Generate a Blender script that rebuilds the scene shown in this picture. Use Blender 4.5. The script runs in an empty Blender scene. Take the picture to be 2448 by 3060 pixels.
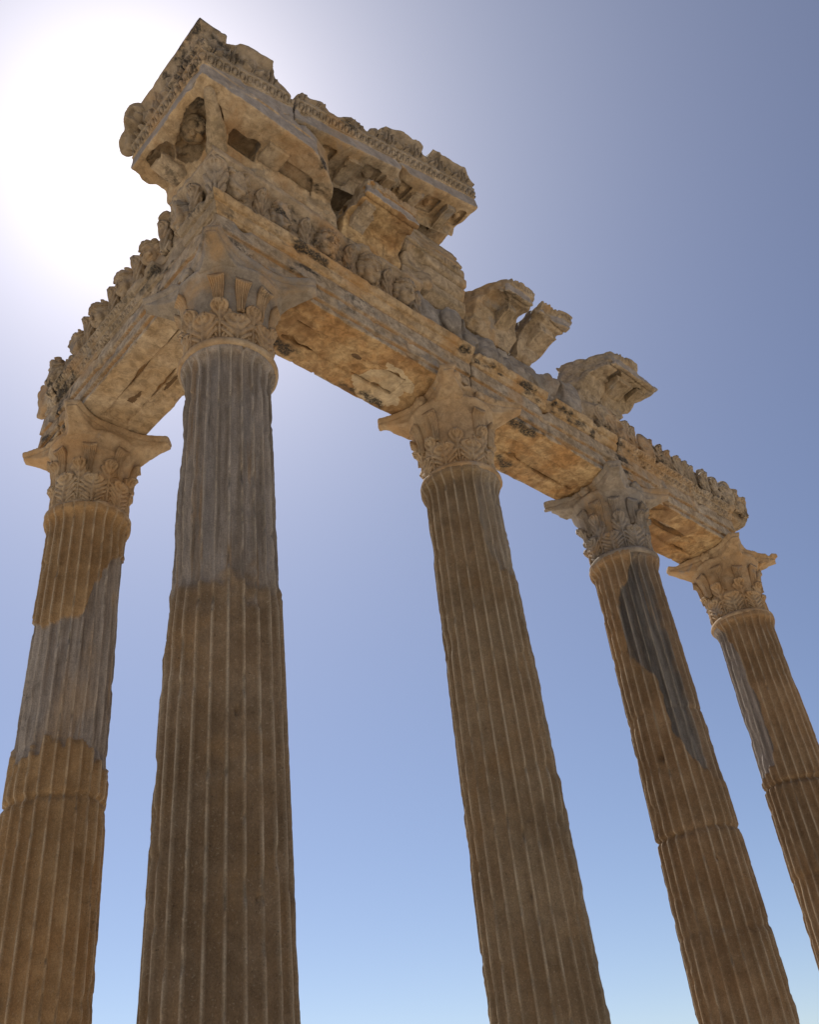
import bpy, math, random
import numpy as np
from mathutils import Vector, Matrix

# ------------------------------------------------------------------ camera
S = bpy.context.scene
C = S.collection
CAM = (-3.4258465, -5.3237336, 1.6261869)
FWD = Vector((0.58901154, 0.56510633, 0.57768525))
RGT = Vector((0.73832525, -0.66693122, -0.10039211))
UPV = Vector((-0.32854411, -0.48565171, 0.81006246))
cam = bpy.data.cameras.new('camera')
cam.sensor_width = 36.0
cam.sensor_fit = 'AUTO'
cam.lens = 36.0 * 2834.851 / 3060.0
cam.clip_start = 0.1
cam.clip_end = 6000
camo = bpy.data.objects.new('camera', cam)
C.objects.link(camo)
camo.matrix_world = Matrix(((RGT.x, UPV.x, -FWD.x, CAM[0]), (RGT.y, UPV.y, -FWD.y, CAM[1]),
                            (RGT.z, UPV.z, -FWD.z, CAM[2]), (0, 0, 0, 1)))
S.camera = camo

# ------------------------------------------------------------------ sky and sun
SUN = Vector((0.224764, 0.517584, 0.825583)).normalized()
SUN_EL = math.asin(SUN.z)
SUN_ROT = math.atan2(SUN.x, SUN.y)
w = bpy.data.worlds.new('World')
S.world = w
w.use_nodes = True
nt = w.node_tree
nt.nodes.clear()
def wn(t, **k):
    n = nt.nodes.new(t)
    for a, b in k.items(): setattr(n, a, b)
    return n
sky = wn('ShaderNodeTexSky', sky_type='NISHITA', sun_disc=False, sun_elevation=SUN_EL, sun_rotation=SUN_ROT,
         altitude=20.0, air_density=0.9, dust_density=0.45, ozone_density=3.0)
SKY_STRENGTH = 0.08
tc = wn('ShaderNodeTexCoord')
dot = wn('ShaderNodeVectorMath', operation='DOT_PRODUCT')
dot.inputs[1].default_value = SUN
nt.links.new(tc.outputs['Generated'], dot.inputs[0])
def glow(expo, col, prev):
    mx = wn('ShaderNodeMath', operation='MAXIMUM'); mx.inputs[1].default_value = 0.0
    nt.links.new(dot.outputs['Value'], mx.inputs[0])
    pw = wn('ShaderNodeMath', operation='POWER'); pw.inputs[1].default_value = expo
    nt.links.new(mx.outputs[0], pw.inputs[0])
    sc = wn('ShaderNodeVectorMath', operation='SCALE'); sc.inputs[0].default_value = col
    nt.links.new(pw.outputs[0], sc.inputs['Scale'])
    ad = wn('ShaderNodeVectorMath', operation='ADD')
    nt.links.new(prev, ad.inputs[0]); nt.links.new(sc.outputs[0], ad.inputs[1])
    return ad.outputs[0]
tint = wn('ShaderNodeVectorMath', operation='MULTIPLY')
tint.inputs[1].default_value = (0.222, 0.198, 0.186)
nt.links.new(sky.outputs[0], tint.inputs[0])
gam = wn('ShaderNodeGamma'); gam.inputs['Gamma'].default_value = 1.25
nt.links.new(tint.outputs[0], gam.inputs['Color'])
back = wn('ShaderNodeVectorMath', operation='SCALE'); back.inputs['Scale'].default_value = 4.9
nt.links.new(gam.outputs[0], back.inputs[0])
v = glow(130.0, (3.0, 3.0, 2.9), back.outputs[0])     # bright aureole of hazy air around the sun
v = glow(26.0, (1.15, 1.25, 1.15), v)
v = glow(9.0, (1.1, 1.2, 1.15), v)
v = glow(1.5, (0.95, 0.84, 0.80), v)
bg = wn('ShaderNodeBackground')
bg.inputs['Strength'].default_value = SKY_STRENGTH
nt.links.new(v, bg.inputs['Color'])
nt.links.new(bg.outputs[0], wn('ShaderNodeOutputWorld').inputs['Surface'])

sl = bpy.data.lights.new('sun', 'SUN')
sl.energy = 5.0
sl.angle = math.radians(0.5)
sl.color = (1.0, 0.95, 0.87)
so = bpy.data.objects.new('sun', sl)
C.objects.link(so)
so.location = (0, 0, 30)
so.rotation_euler = SUN.to_track_quat('Z', 'Y').to_euler()

S.view_settings.view_transform = 'Standard'
S.view_settings.look = 'None'
S.view_settings.exposure = 0.36
S.view_settings.gamma = 1.0
S.cycles.use_denoising = True
S.cycles.max_bounces = 6
S.cycles.diffuse_bounces = 4

# ------------------------------------------------------------------ noise and signed-distance helpers
RS = np.random.RandomState(11)
TAB = RS.rand(64, 64, 64).astype(np.float32) * 2 - 1
def vnoise(x, y, z):
    xi = np.floor(x).astype(np.int32); yi = np.floor(y).astype(np.int32); zi = np.floor(z).astype(np.int32)
    fx = x - xi; fy = y - yi; fz = z - zi
    fx = fx * fx * (3 - 2 * fx); fy = fy * fy * (3 - 2 * fy); fz = fz * fz * (3 - 2 * fz)
    x0 = xi & 63; x1 = (xi + 1) & 63; y0 = yi & 63; y1 = (yi + 1) & 63; z0 = zi & 63; z1 = (zi + 1) & 63
    def l(a, b, t): return a + (b - a) * t
    return l(l(l(TAB[x0, y0, z0], TAB[x1, y0, z0], fx), l(TAB[x0, y1, z0], TAB[x1, y1, z0], fx), fy),
             l(l(TAB[x0, y0, z1], TAB[x1, y0, z1], fx), l(TAB[x0, y1, z1], TAB[x1, y1, z1], fx), fy), fz)
def fbm(x, y, z, f, octs=3, seed=0.0):
    o = 0; a = 1.0; s = 0
    for k in range(octs):
        o = o + a * vnoise(x * f + seed + 7.3 * k, y * f + 1.7 * seed + 3.1 * k, z * f + 0.6 * seed + 5.9 * k)
        s += a; a *= 0.5; f *= 2.03
    return o / s
def facet(x, y, z, f, seed=0.0):
    """creased noise for fracture faces"""
    return 1 - 2 * np.abs(vnoise(x * f + seed, y * f + 1.3 * seed, z * f + 0.7 * seed)) * 1.6
def smin(a, b, k):
    h = np.clip(0.5 + 0.5 * (b - a) / k, 0, 1)
    return b + (a - b) * h - k * h * (1 - h)
def smax(a, b, k): return -smin(-a, -b, k)
def box(X, Y, Z, c, e, r=0.0):
    qx = np.abs(X - c[0]) - e[0] + r; qy = np.abs(Y - c[1]) - e[1] + r; qz = np.abs(Z - c[2]) - e[2] + r
    return (np.sqrt(np.maximum(qx, 0) ** 2 + np.maximum(qy, 0) ** 2 + np.maximum(qz, 0) ** 2)
            + np.minimum(np.maximum(qx, np.maximum(qy, qz)), 0) - r)
def ell(X, Y, Z, c, r):
    a = (X - c[0]) / r[0]; b = (Y - c[1]) / r[1]; d = (Z - c[2]) / r[2]
    k0 = np.sqrt(a * a + b * b + d * d) + 1e-6
    k1 = np.sqrt((a / r[0]) ** 2 + (b / r[1]) ** 2 + (d / r[2]) ** 2) + 1e-6
    return k0 * (k0 - 1) / k1
def capsule(X, Y, Z, a, b, ra, rb):
    ax, ay, az = a; dx, dy, dz = b[0] - ax, b[1] - ay, b[2] - az
    t = np.clip(((X - ax) * dx + (Y - ay) * dy + (Z - az) * dz) / (dx * dx + dy * dy + dz * dz), 0, 1)
    return np.sqrt((X - ax - t * dx) ** 2 + (Y - ay - t * dy) ** 2 + (Z - az - t * dz) ** 2) - (ra + (rb - ra) * t)

def poly2d(pts, P, Q):
    """signed distance of a closed polygon on broadcastable arrays (negative inside)"""
    n = len(pts); d2 = None; ins = None
    for i in range(n):
        ax, ay = pts[i]; bx, by = pts[(i + 1) % n]
        ex, ey = bx - ax, by - ay
        wx = P - ax; wy = Q - ay
        t = np.clip((wx * ex + wy * ey) / (ex * ex + ey * ey + 1e-12), 0, 1)
        dd = (wx - ex * t) ** 2 + (wy - ey * t) ** 2
        d2 = dd if d2 is None else np.minimum(d2, dd)
        c1 = (ay <= Q) & (by > Q); c2 = (ay > Q) & (by <= Q)
        cr = ex * wy - ey * wx
        f = (c1 & (cr > 0)) ^ (c2 & (cr < 0))
        ins = f if ins is None else ins ^ f
    s = np.sqrt(d2)
    return np.where(ins, -s, s).astype(np.float32)
class Profile:
    """a polygon (d, z) sampled once, looked up many times"""
    def __init__(self, pts, r=0.006, st=0.005):
        p = np.array(pts); self.lo = p.min(0) - 0.25; hi = p.max(0) + 0.25; self.st = st
        n = np.ceil((hi - self.lo) / st).astype(int) + 2; self.n = n
        a = (self.lo[0] + np.arange(n[0]) * st)[:, None]; b = (self.lo[1] + np.arange(n[1]) * st)[None, :]
        self.T = poly2d(pts, a, b)
    def __call__(self, d, z):
        a = np.clip((d - self.lo[0]) / self.st, 0, self.n[0] - 1.01).astype(np.float32)
        b = np.clip((z - self.lo[1]) / self.st, 0, self.n[1] - 1.01).astype(np.float32)
        i = a.astype(np.int32); j = b.astype(np.int32); fa = a - i; fb = b - j; T = self.T
        return (T[i, j] * (1 - fa) + T[i + 1, j] * fa) * (1 - fb) + (T[i, j + 1] * (1 - fa) + T[i + 1, j + 1] * fa) * fb

def surface_net(F, lo, h):
    """naive surface nets: one vertex per crossed cell, one quad per crossed edge"""
    nx, ny, nz = F.shape
    F = F.astype(np.float32)
    neg = F < 0
    cnt = np.zeros((nx - 1, ny - 1, nz - 1), np.int8)
    for a in (0, 1):
        for b in (0, 1):
            for c in (0, 1):
                cnt += neg[a:nx - 1 + a, b:ny - 1 + b, c:nz - 1 + c]
    act = (cnt > 0) & (cnt < 8)
    I, J, K = np.nonzero(act)
    idx = np.full(act.shape, -1, np.int32); idx[I, J, K] = np.arange(len(I))
    acc = np.zeros((len(I), 3), np.float64); num = np.zeros(len(I))
    corner = [(a, b, c) for a in (0, 1) for b in (0, 1) for c in (0, 1)]
    val = {k: F[I + k[0], J + k[1], K + k[2]] for k in corner}
    for k in corner:
        for ax in range(3):
            if k[ax] == 0:
                m = list(k); m[ax] = 1; m = tuple(m)
                f0 = val[k]; f1 = val[m]; x = (f0 < 0) != (f1 < 0)
                t = np.where(x, f0 / np.where(x, f0 - f1, 1), 0)
                p = np.zeros((len(I), 3)); p[:] = k; p[:, ax] += t
                acc[x] += p[x]; num[x] += 1
    V = (acc / num[:, None] + np.stack([I, J, K], 1)) * h + np.array(lo)
    quads = []
    for ax in range(3):
        b, c = [(1, 2), (2, 0), (0, 1)][ax]
        sl0 = [slice(None)] * 3; sl1 = [slice(None)] * 3
        sl0[ax] = slice(0, -1); sl1[ax] = slice(1, None)
        for q in (b, c): sl0[q] = slice(1, -1); sl1[q] = slice(1, -1)
        s0 = neg[tuple(sl0)]; s1 = neg[tuple(sl1)]
        E = np.stack(np.nonzero(s0 != s1), 1)
        if not len(E): continue
        flip = s0[E[:, 0], E[:, 1], E[:, 2]]
        E[:, b] += 1; E[:, c] += 1
        eb = np.zeros(3, int); eb[b] = 1; ec = np.zeros(3, int); ec[c] = 1
        g = lambda P: idx[P[:, 0], P[:, 1], P[:, 2]]
        q = np.stack([g(E), g(E - eb), g(E - eb - ec), g(E - ec)], 1)
        q[~flip] = q[~flip][:, ::-1]
        quads.append(q)
    Q = np.concatenate(quads)
    return V, Q

def biggest(V, Q):
    """drop loose crumbs, keep the main shell"""
    lab = np.arange(len(V))
    while True:
        m = lab[Q].min(1); new = lab.copy()
        for i in range(4): np.minimum.at(new, Q[:, i], m)
        new = new[new]; new = new[new]
        if (new == lab).all(): break
        lab = new
    c = np.bincount(lab, minlength=len(V)); keep = c[lab] > 0.02 * c.max()
    idx = np.cumsum(keep) - 1
    return V[keep], idx[Q[keep[Q].all(1)]]

def to_mesh(name, V, Q, mats, parent=None, base=(0, 0, 0), midx=None, attrs=None, smooth=True):
    V = np.asarray(V, np.float64)
    a, b, c, d = (V[Q[:, i]] for i in range(4))
    vol = np.einsum('ij,ij->i', a, np.cross(b, c)).sum() + np.einsum('ij,ij->i', a, np.cross(c, d)).sum()
    if vol < 0: Q = Q[:, ::-1]
    me = bpy.data.meshes.new(name)
    n = len(V); m = len(Q)
    me.vertices.add(n); me.vertices.foreach_set('co', (V - np.array(base)).astype(np.float32).ravel())
    me.loops.add(m * 4); me.loops.foreach_set('vertex_index', Q.astype(np.int32).ravel())
    me.polygons.add(m)
    me.polygons.foreach_set('loop_start', np.arange(0, m * 4, 4, dtype=np.int32))
    me.polygons.foreach_set('loop_total', np.full(m, 4, np.int32))
    if smooth: me.polygons.foreach_set('use_smooth', np.ones(m, bool))
    if not isinstance(mats, (list, tuple)): mats = [mats]
    for x in mats: me.materials.append(x)
    if midx is not None: me.polygons.foreach_set('material_index', midx.astype(np.int32))
    me.update(calc_edges=True)
    for k, vals in (attrs or {}).items():
        at = me.attributes.new(k, 'FLOAT', 'POINT'); at.data.foreach_set('value', vals.astype(np.float32))
    o = bpy.data.objects.new(name, me)
    C.objects.link(o)
    if parent is not None: o.parent = parent
    return o

def thing(name, label, cat, loc, group=None):
    o = bpy.data.objects.new(name, None)
    o.empty_display_size = 0.3
    C.objects.link(o); o.location = loc
    o['label'] = label; o['category'] = cat; o['kind'] = 'thing'
    if group: o['group'] = group
    return o

CRUST = np.array([
 (-.51,-.53,9.28,.09),(.6,-.53,9.37,.10),(.57,-.45,9.19,.07),(.56,-.43,9.02,.08),(.67,-.43,9.02,.06),(2.87,-.5,9.35,.09),(2.9,-.44,9.04,.05),
 (2.99,-.54,9.3,.055),(3.13,-.54,9.32,.055),(3.27,-.54,9.33,.055),(3.42,-.54,9.33,.055),(3.94,-.52,9.34,.10),(4.09,-.52,9.29,.10),(4.23,-.52,9.24,.10),
 (4.56,-.52,9.33,.10),(4.74,-.52,9.32,.10),(4.89,-.52,9.3,.10),(5.05,-.52,9.25,.10),(5.83,-.46,9.36,.09),(5.8,-.46,9.16,.09),(5.76,-.46,8.97,.09),
 (3.76,-.35,8.8,.12),(3.94,-.35,8.8,.12),(4.2,.25,8.8,.15),(.83,.27,8.8,.14),(1.96,.32,8.8,.10),(1.81,.33,8.8,.09),(2.15,.33,8.8,.09),(3.39,-.4,8.78,.08),
 (6.3,.25,8.8,.14),(-.41,2.59,8.8,.10),(-.45,2.75,9.11,.08),(-.41,3.05,8.9,.12),(-.46,2.68,9.25,.06),(-1.06,-.85,11.2,.14),(-1.03,-.74,11.0,.13),
 (-1.06,-.98,11.05,.10),(-1.03,-.58,11.05,.12),(-1.03,-.39,11.0,.08),(.55,-.90,10.43,.09),(.72,-.66,10.42,.09),(.51,-.53,9.66,.10),(.53,-.53,9.83,.08),
 (.28,-.55,9.69,.06),(-.47,.61,9.32,.12),(-.45,.83,9.35,.10),(-.43,.65,9.05,.10),(-.5,.4,9.21,.08),(-.1,-.6,9.6,.06),(.9,-.98,11.3,.08)], np.float32)
def crust_of(W):
    """ragged black biological crust in the spots where the stone carries it"""
    c = np.full(len(W), -1.0)
    lo = W.min(0) - 0.2; hi = W.max(0) + 0.2
    sel = [k for k in CRUST if all(lo[i] <= k[i] <= hi[i] for i in range(3))]
    if sel:
        n = fbm(W[:, 0] * 0.6, W[:, 1] * 0.6, W[:, 2], 17.0, 4, 3.0)
        for k in sel:
            st = (2.4, 1.0, 0.75) if k[1] < -0.38 else ((0.9, 2.2, 0.8) if k[0] < -0.38 else (1.8, 0.7, 1.0))
            q = np.sqrt((((W - k[:3]) / np.array(st)) ** 2).sum(1)) / k[3]
            c = np.maximum(c, 0.95 - q + 1.7 * n)
    return np.clip(c * 1.5, 0, 1)
SEED = [0]
def sculpt(name, mats, parent, lo, hi, h, fn, wear=(0.012, 0.006), chip=0.0, wing='front', stain=None, base=None,
           to_world=None, frac_amp=0.0, clean=False):
    """evaluate fn(U, D, Z) on a grid, weather the surface, mesh it and place it.
       wing front: x=u, y=-d; wing side: x=-d, y=u; wing world: identity"""
    n = [int(math.ceil((hi[i] - lo[i]) / h)) + 1 for i in range(3)]
    U = (lo[0] + np.arange(n[0]) * h).astype(np.float32)[:, None, None]
    D = (lo[1] + np.arange(n[1]) * h).astype(np.float32)[None, :, None]
    Z = (lo[2] + np.arange(n[2]) * h).astype(np.float32)[None, None, :]
    F = np.array(np.broadcast_to(fn(U, D, Z), n), np.float32)
    SEED[0] += 1; sd = (SEED[0] * 3.77) % 50
    M = np.nonzero(np.abs(F) < 0.09)
    px, py, pz = U[M[0], 0, 0], D[0, M[1], 0], Z[0, 0, M[2]]
    add = wear[0] * fbm(px, py, pz, 3.3, 2, sd)
    if wear[1] > 0: add = add + 0.55 * wear[1] * fbm(px, py, pz, 19.0, 3, sd + 9) + frac_amp * (facet(px, py, pz, 3.1, sd) + 0.5 * facet(px, py, pz, 8.3, sd + 4))
    if chip > 0:
        c1 = fbm(px, py, pz, 4.2, 3, sd + 21)
        add = add + chip * np.clip(c1 - 0.22, 0, 0.5) * 2
    F[M] += add
    # close the grid border
    for ax in range(3):
        for e in (0, -1):
            s = [slice(None)] * 3; s[ax] = e; F[tuple(s)] = np.maximum(F[tuple(s)], 0.002)
    V, Q = surface_net(F, lo, h)
    if clean: V, Q = biggest(V, Q)
    if wing == 'front': W = np.stack([V[:, 0], -V[:, 1], V[:, 2]], 1)
    elif wing == 'side': W = np.stack([-V[:, 1], V[:, 0], V[:, 2]], 1)
    else: W = V
    if to_world is not None: W = to_world(V)
    midx = None
    if stain is not None:
        cc = V[Q].mean(1); nn = np.cross(V[Q[:, 2]] - V[Q[:, 0]], V[Q[:, 3]] - V[Q[:, 1]])
        nn /= np.linalg.norm(nn, axis=1)[:, None] + 1e-9
        midx = stain(cc, nn)
    if base is None: base = tuple(parent.location) if parent is not None else (0, 0, 0)
    return to_mesh(name, W, Q, mats, parent, base, midx, attrs={'crust': crust_of(W)})

# ------------------------------------------------------------------ materials
def stone(name, c1, c2, stain=(0.36, 0.20, 0.08), stain_amt=0.35, crust=0.25, crust_col=(0.035, 0.03, 0.025),
          grain=0.12, bump=0.35, rough=0.9, patch=None, streak=False, sky_veil=0.0, mott=0.30):
    m = bpy.data.materials.new(name); m.use_nodes = True
    t = m.node_tree; t.nodes.clear(); L = t.links.new
    def N(ty, **k):
        n = t.nodes.new(ty)
        for a, b in k.items(): setattr(n, a, b)
        return n
    geo = N('ShaderNodeNewGeometry'); pos = geo.outputs['Position']
    def noise(scale, det=4, rgh=0.55, off=(0, 0, 0), vec=None, stretch=None, dist=0.0):
        mp = N('ShaderNodeMapping'); mp.inputs['Location'].default_value = off
        if stretch: mp.inputs['Scale'].default_value = stretch
        L(vec or pos, mp.inputs['Vector'])
        n = N('ShaderNodeTexNoise'); n.inputs['Scale'].default_value = scale
        n.inputs['Detail'].default_value = det; n.inputs['Roughness'].default_value = rgh
        n.inputs['Distortion'].default_value = dist
        L(mp.outputs[0], n.inputs['Vector']); return n.outputs['Fac']
    def ramp(v, a, b, lo=0.0, hi=1.0):
        r = N('ShaderNodeMapRange', interpolation_type='SMOOTHSTEP')
        r.inputs['From Min'].default_value = a; r.inputs['From Max'].default_value = b
        r.inputs['To Min'].default_value = lo; r.inputs['To Max'].default_value = hi
        L(v, r.inputs['Value']); return r.outputs[0]
    def math_(op, a, b):
        n = N('ShaderNodeMath', operation=op)
        for i, x in enumerate((a, b)):
            if isinstance(x, (int, float)): n.inputs[i].default_value = x
            else: L(x, n.inputs[i])
        return n.outputs[0]
    def mix(f, a, b, mode='MIX'):
        n = N('ShaderNodeMix', data_type='RGBA', blend_type=mode)
        for i, x in ((0, f), (6, a), (7, b)):
            if isinstance(x, (int, float)): n.inputs[i].default_value = x
            elif isinstance(x, tuple): n.inputs[i].default_value = (*x, 1)
            else: L(x, n.inputs[i])
        return n.outputs[2]
    col = mix(ramp(noise(1.9, 5, 0.62), 0.36, 0.64), c1, c2)
    col = mix(math_('MULTIPLY', ramp(noise(6.5, 5, 0.65, (9, 2, 4)), 0.40, 0.72), 0.55), col, tuple(x * 0.72 for x in c2))
    mot = ramp(noise(11.0, 7, 0.72, (5, 9, 13), dist=0.5), 0.30, 0.70)
    col = mix(1.0, col, mix(mot, (1 - mott, 1 - 1.06 * mott, 1 - 1.12 * mott), (1 + 0.62 * mott, 1 + 0.6 * mott, 1 + 0.52 * mott)), 'MULTIPLY')
    if stain_amt > 0:
        s1 = ramp(noise(1.25, 6, 0.62, (3, 8, 1), dist=0.6), 0.58 - 0.22 * stain_amt, 0.70 - 0.10 * stain_amt)
        col = mix(math_('MULTIPLY', s1, 0.35 + 0.6 * stain_amt), col, stain)
    if sky_veil > 0:
        vb = ramp(noise(2.7, 5, 0.62, (11, 4, 6), dist=0.4), 0.62 - 0.2 * sky_veil, 0.72 - 0.1 * sky_veil)
        col = mix(math_('MULTIPLY', vb, 0.75), col, (0.20, 0.180, 0.165))  # grey patches paint the sky's reflection into the stone colour
    if patch:
        bv = ramp(noise(0.75, 4, 0.6, (21, 3, 5)), 0.32, 0.68)
        col = mix(1.0, col, mix(bv, (0.78, 0.77, 0.76), (1.14, 1.13, 1.12)), 'MULTIPLY')
        rn = ramp(noise(7.0, 4, 0.6, (9, 14, 3), stretch=(1, 1, 0.04)), 0.54, 0.72, 0, 0.35)
        col = mix(rn, col, tuple(x * 0.5 for x in c2))
    if streak:
        st = noise(9.0, 3, 0.6, (1, 1, 1), stretch=(1, 1, 0.045))
        col = mix(ramp(st, 0.46, 0.66, 0, 0.6), col, tuple(x * 0.45 for x in c2))
        col = mix(ramp(st, 0.50, 0.30, 0, 0.35), col, tuple(min(1, x * 1.35) for x in c1))
    if patch:
        a = N('ShaderNodeAttribute', attribute_name='patch').outputs['Fac']
        g1, g2, g3 = patch
        st = noise(8.0, 5, 0.66, (4, 1, 7), stretch=(1, 1, 0.06))
        st2 = noise(13.0, 5, 0.66, (2, 6, 7), stretch=(1, 1, 0.08))
        st3 = noise(6.0, 4, 0.6, (12, 3, 2), stretch=(1, 1, 0.07))
        mc = mix(ramp(st, 0.42, 0.58), g1, g2)
        mc = mix(ramp(st3, 0.54, 0.64, 0, 0.7), mc, tuple(x * y for x, y in zip(g1, (0.80, 0.83, 0.88))))
        mc = mix(ramp(noise(10.0, 4, 0.6, (2, 9, 5), stretch=(1, 1, 0.05)), 0.58, 0.68, 0, 0.6), mc, (0.25, 0.16, 0.085))
        mc = mix(ramp(st2, 0.55, 0.70, 0, 0.6), mc, g3)
        mc = mix(ramp(noise(2.2, 4, 0.6, (7, 7, 1), stretch=(1, 1, 0.3)), 0.52, 0.7, 0, 0.45), mc, c1)
        mc = mix(1.0, mc, mix(ramp(noise(16.0, 6, 0.7, (1, 2, 3), stretch=(1, 1, 0.25)), 0.32, 0.68), (0.80, 0.79, 0.78), (1.13, 1.13, 1.13)), 'MULTIPLY')
        col = mix(a, col, mc)
        rd = N('ShaderNodeAttribute', attribute_name='ridge').outputs['Fac']
        col = mix(math_('MULTIPLY', rd, ramp(noise(3.1, 4, 0.6, (5, 5, 5)), 0.3, 0.7, 0.08, 0.55)), col,
                  (0.47, 0.40, 0.30))
        peb = ramp(noise(58.0, 2, 0.5, (4, 4, 4)), 0.62, 0.70)
        col = mix(math_('MULTIPLY', peb, math_('SUBTRACT', 0.25, math_('MULTIPLY', a, 0.25))), col, (0.44, 0.37, 0.27))
    if crust > 0:
        k = math_('MULTIPLY', ramp(noise(1.1, 3, 0.6, (2, 5, 8)), 0.66 - 0.25 * crust, 0.80 - 0.2 * crust),
                  ramp(noise(13.0, 6, 0.72, (0, 3, 3)), 0.46, 0.60))
        col = mix(math_('MULTIPLY', k, 0.92), col, crust_col)
    ca = N('ShaderNodeAttribute', attribute_name='crust').outputs['Fac']
    col = mix(math_('MULTIPLY', ca, ramp(noise(45.0, 5, 0.7, (6, 1, 2)), 0.38, 0.55, 0.45, 1.0)), col, crust_col)
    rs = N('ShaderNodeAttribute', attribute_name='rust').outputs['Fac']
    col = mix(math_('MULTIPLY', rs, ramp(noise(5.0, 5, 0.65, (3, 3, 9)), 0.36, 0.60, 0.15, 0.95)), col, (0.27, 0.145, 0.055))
    fine = noise(85.0, 3, 0.7)
    col = mix(1.0, col, mix(fine, (1 - grain * 2,) * 3, (1 + grain * 2,) * 3), 'MULTIPLY')
    pits = ramp(noise(42.0, 2, 0.5, (8, 8, 8)), 0.70, 0.76)
    col = mix(math_('MULTIPLY', pits, 0.6), col, tuple(x * 0.3 for x in c2))
    bs = N('ShaderNodeBsdfPrincipled')
    bs.inputs['Roughness'].default_value = rough
    bs.inputs['Specular IOR Level'].default_value = 0.25
    L(col, bs.inputs['Base Color'])
    hsum = math_('ADD', math_('MULTIPLY', noise(26.0, 6, 0.68), 0.7), math_('MULTIPLY', fine, 0.18))
    hsum = math_('SUBTRACT', hsum, math_('MULTIPLY', pits, 0.25))
    b = N('ShaderNodeBump'); b.inputs['Strength'].default_value = bump; b.inputs['Distance'].default_value = 0.02
    L(hsum, b.inputs['Height']); L(b.outputs[0], bs.inputs['Normal'])
    L(bs.outputs[0], N('ShaderNodeOutputMaterial').inputs['Surface'])
    return m

M_FACE = stone('weathered_limestone', (0.370, 0.308, 0.243), (0.310, 0.232, 0.154), (0.344, 0.200, 0.085), 0.32, 0.50, sky_veil=0.35, mott=0.46)
M_CROWN = stone('amber_stained_limestone', (0.387, 0.296, 0.196), (0.344, 0.228, 0.119), (0.344, 0.184, 0.069), 0.4, 0.25, mott=0.40)
M_SOFF = stone('ochre_stained_limestone', (0.430, 0.308, 0.173), (0.318, 0.180, 0.077), (0.163, 0.084, 0.039), 0.55, 0.22, bump=0.6, mott=0.45)
M_SOFFP = stone('buff_stained_limestone', (0.413, 0.324, 0.227), (0.335, 0.236, 0.139), (0.292, 0.160, 0.069), 0.35, 0.15, bump=0.5, mott=0.36)
M_PALE = stone('pale_limestone', (0.482, 0.392, 0.277), (0.430, 0.328, 0.208), stain_amt=0.2, crust=0.1)
M_FRZ = stone('carved_limestone', (0.344, 0.276, 0.204), (0.284, 0.212, 0.142), (0.344, 0.200, 0.092), 0.40, 0.42, sky_veil=0.25, mott=0.28)
M_GREY = stone('grey_weathered_marble', (0.284, 0.248, 0.219), (0.202, 0.172, 0.146), (0.258, 0.176, 0.108), 0.15, 0.35, sky_veil=0.4, mott=0.34)
M_CAP = stone('warm_limestone', (0.396, 0.300, 0.200), (0.327, 0.220, 0.127), (0.361, 0.208, 0.092), 0.42, 0.35, sky_veil=0.15, mott=0.26)
M_CAPG = stone('grey_stained_limestone', (0.292, 0.248, 0.208), (0.215, 0.176, 0.139), (0.344, 0.208, 0.092), 0.35, 0.25, sky_veil=0.5, mott=0.26)
M_CORN = stone('cornice_limestone', (0.361, 0.288, 0.212), (0.284, 0.216, 0.142), (0.344, 0.208, 0.092), 0.38, 0.45, sky_veil=0.25, mott=0.40)
M_BAND = stone('sky_greyed_limestone', (0.327, 0.284, 0.254), (0.275, 0.232, 0.200), (0.310, 0.216, 0.131), 0.08, 0.12, sky_veil=0.4, mott=0.24)  # sky reflected on the corona band, painted in as paler grey
M_SIMA = stone('gutter_limestone', (0.318, 0.256, 0.193), (0.249, 0.192, 0.131), (0.327, 0.200, 0.100), 0.3, 0.5, sky_veil=0.2, mott=0.26)
M_HOLE = stone('dark_hollow_stone', (0.129, 0.080, 0.046), (0.11, 0.07, 0.04), stain_amt=0.1, crust=0.4)  # darker brown for the inside of the beam hollows
SHAFT = dict(grain=0.30, bump=0.55, stain=(0.258, 0.160, 0.077), stain_amt=0.3, crust=0.10, mott=0.13)
M_SH = {
 'A': stone('restored_tan_shaft_stone', (0.351, 0.232, 0.121), (0.294, 0.178, 0.084), patch=((0.327, 0.282, 0.245), (0.230, 0.190, 0.161), (0.123, 0.095, 0.073)), **SHAFT),
 'B': stone('restored_brown_shaft_stone', (0.240, 0.171, 0.109), (0.194, 0.129, 0.074), patch=((0.276, 0.234, 0.201), (0.191, 0.155, 0.125), (0.104, 0.085, 0.066)), **SHAFT),
 'C': stone('restored_drab_shaft_stone', (0.277, 0.203, 0.127), (0.233, 0.160, 0.093), patch=((0.310, 0.272, 0.223), (0.232, 0.192, 0.154), (0.146, 0.112, 0.085)), **SHAFT),
 'D': stone('restored_ochre_shaft_stone', (0.285, 0.190, 0.109), (0.238, 0.146, 0.076), patch=((0.172, 0.152, 0.135), (0.103, 0.090, 0.081), (0.06, 0.056, 0.052)), **SHAFT),
 'E': stone('restored_russet_shaft_stone', (0.285, 0.190, 0.109), (0.238, 0.146, 0.076), patch=((0.310, 0.268, 0.239), (0.198, 0.168, 0.150), (0.11, 0.10, 0.095)), **SHAFT),
}

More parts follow.
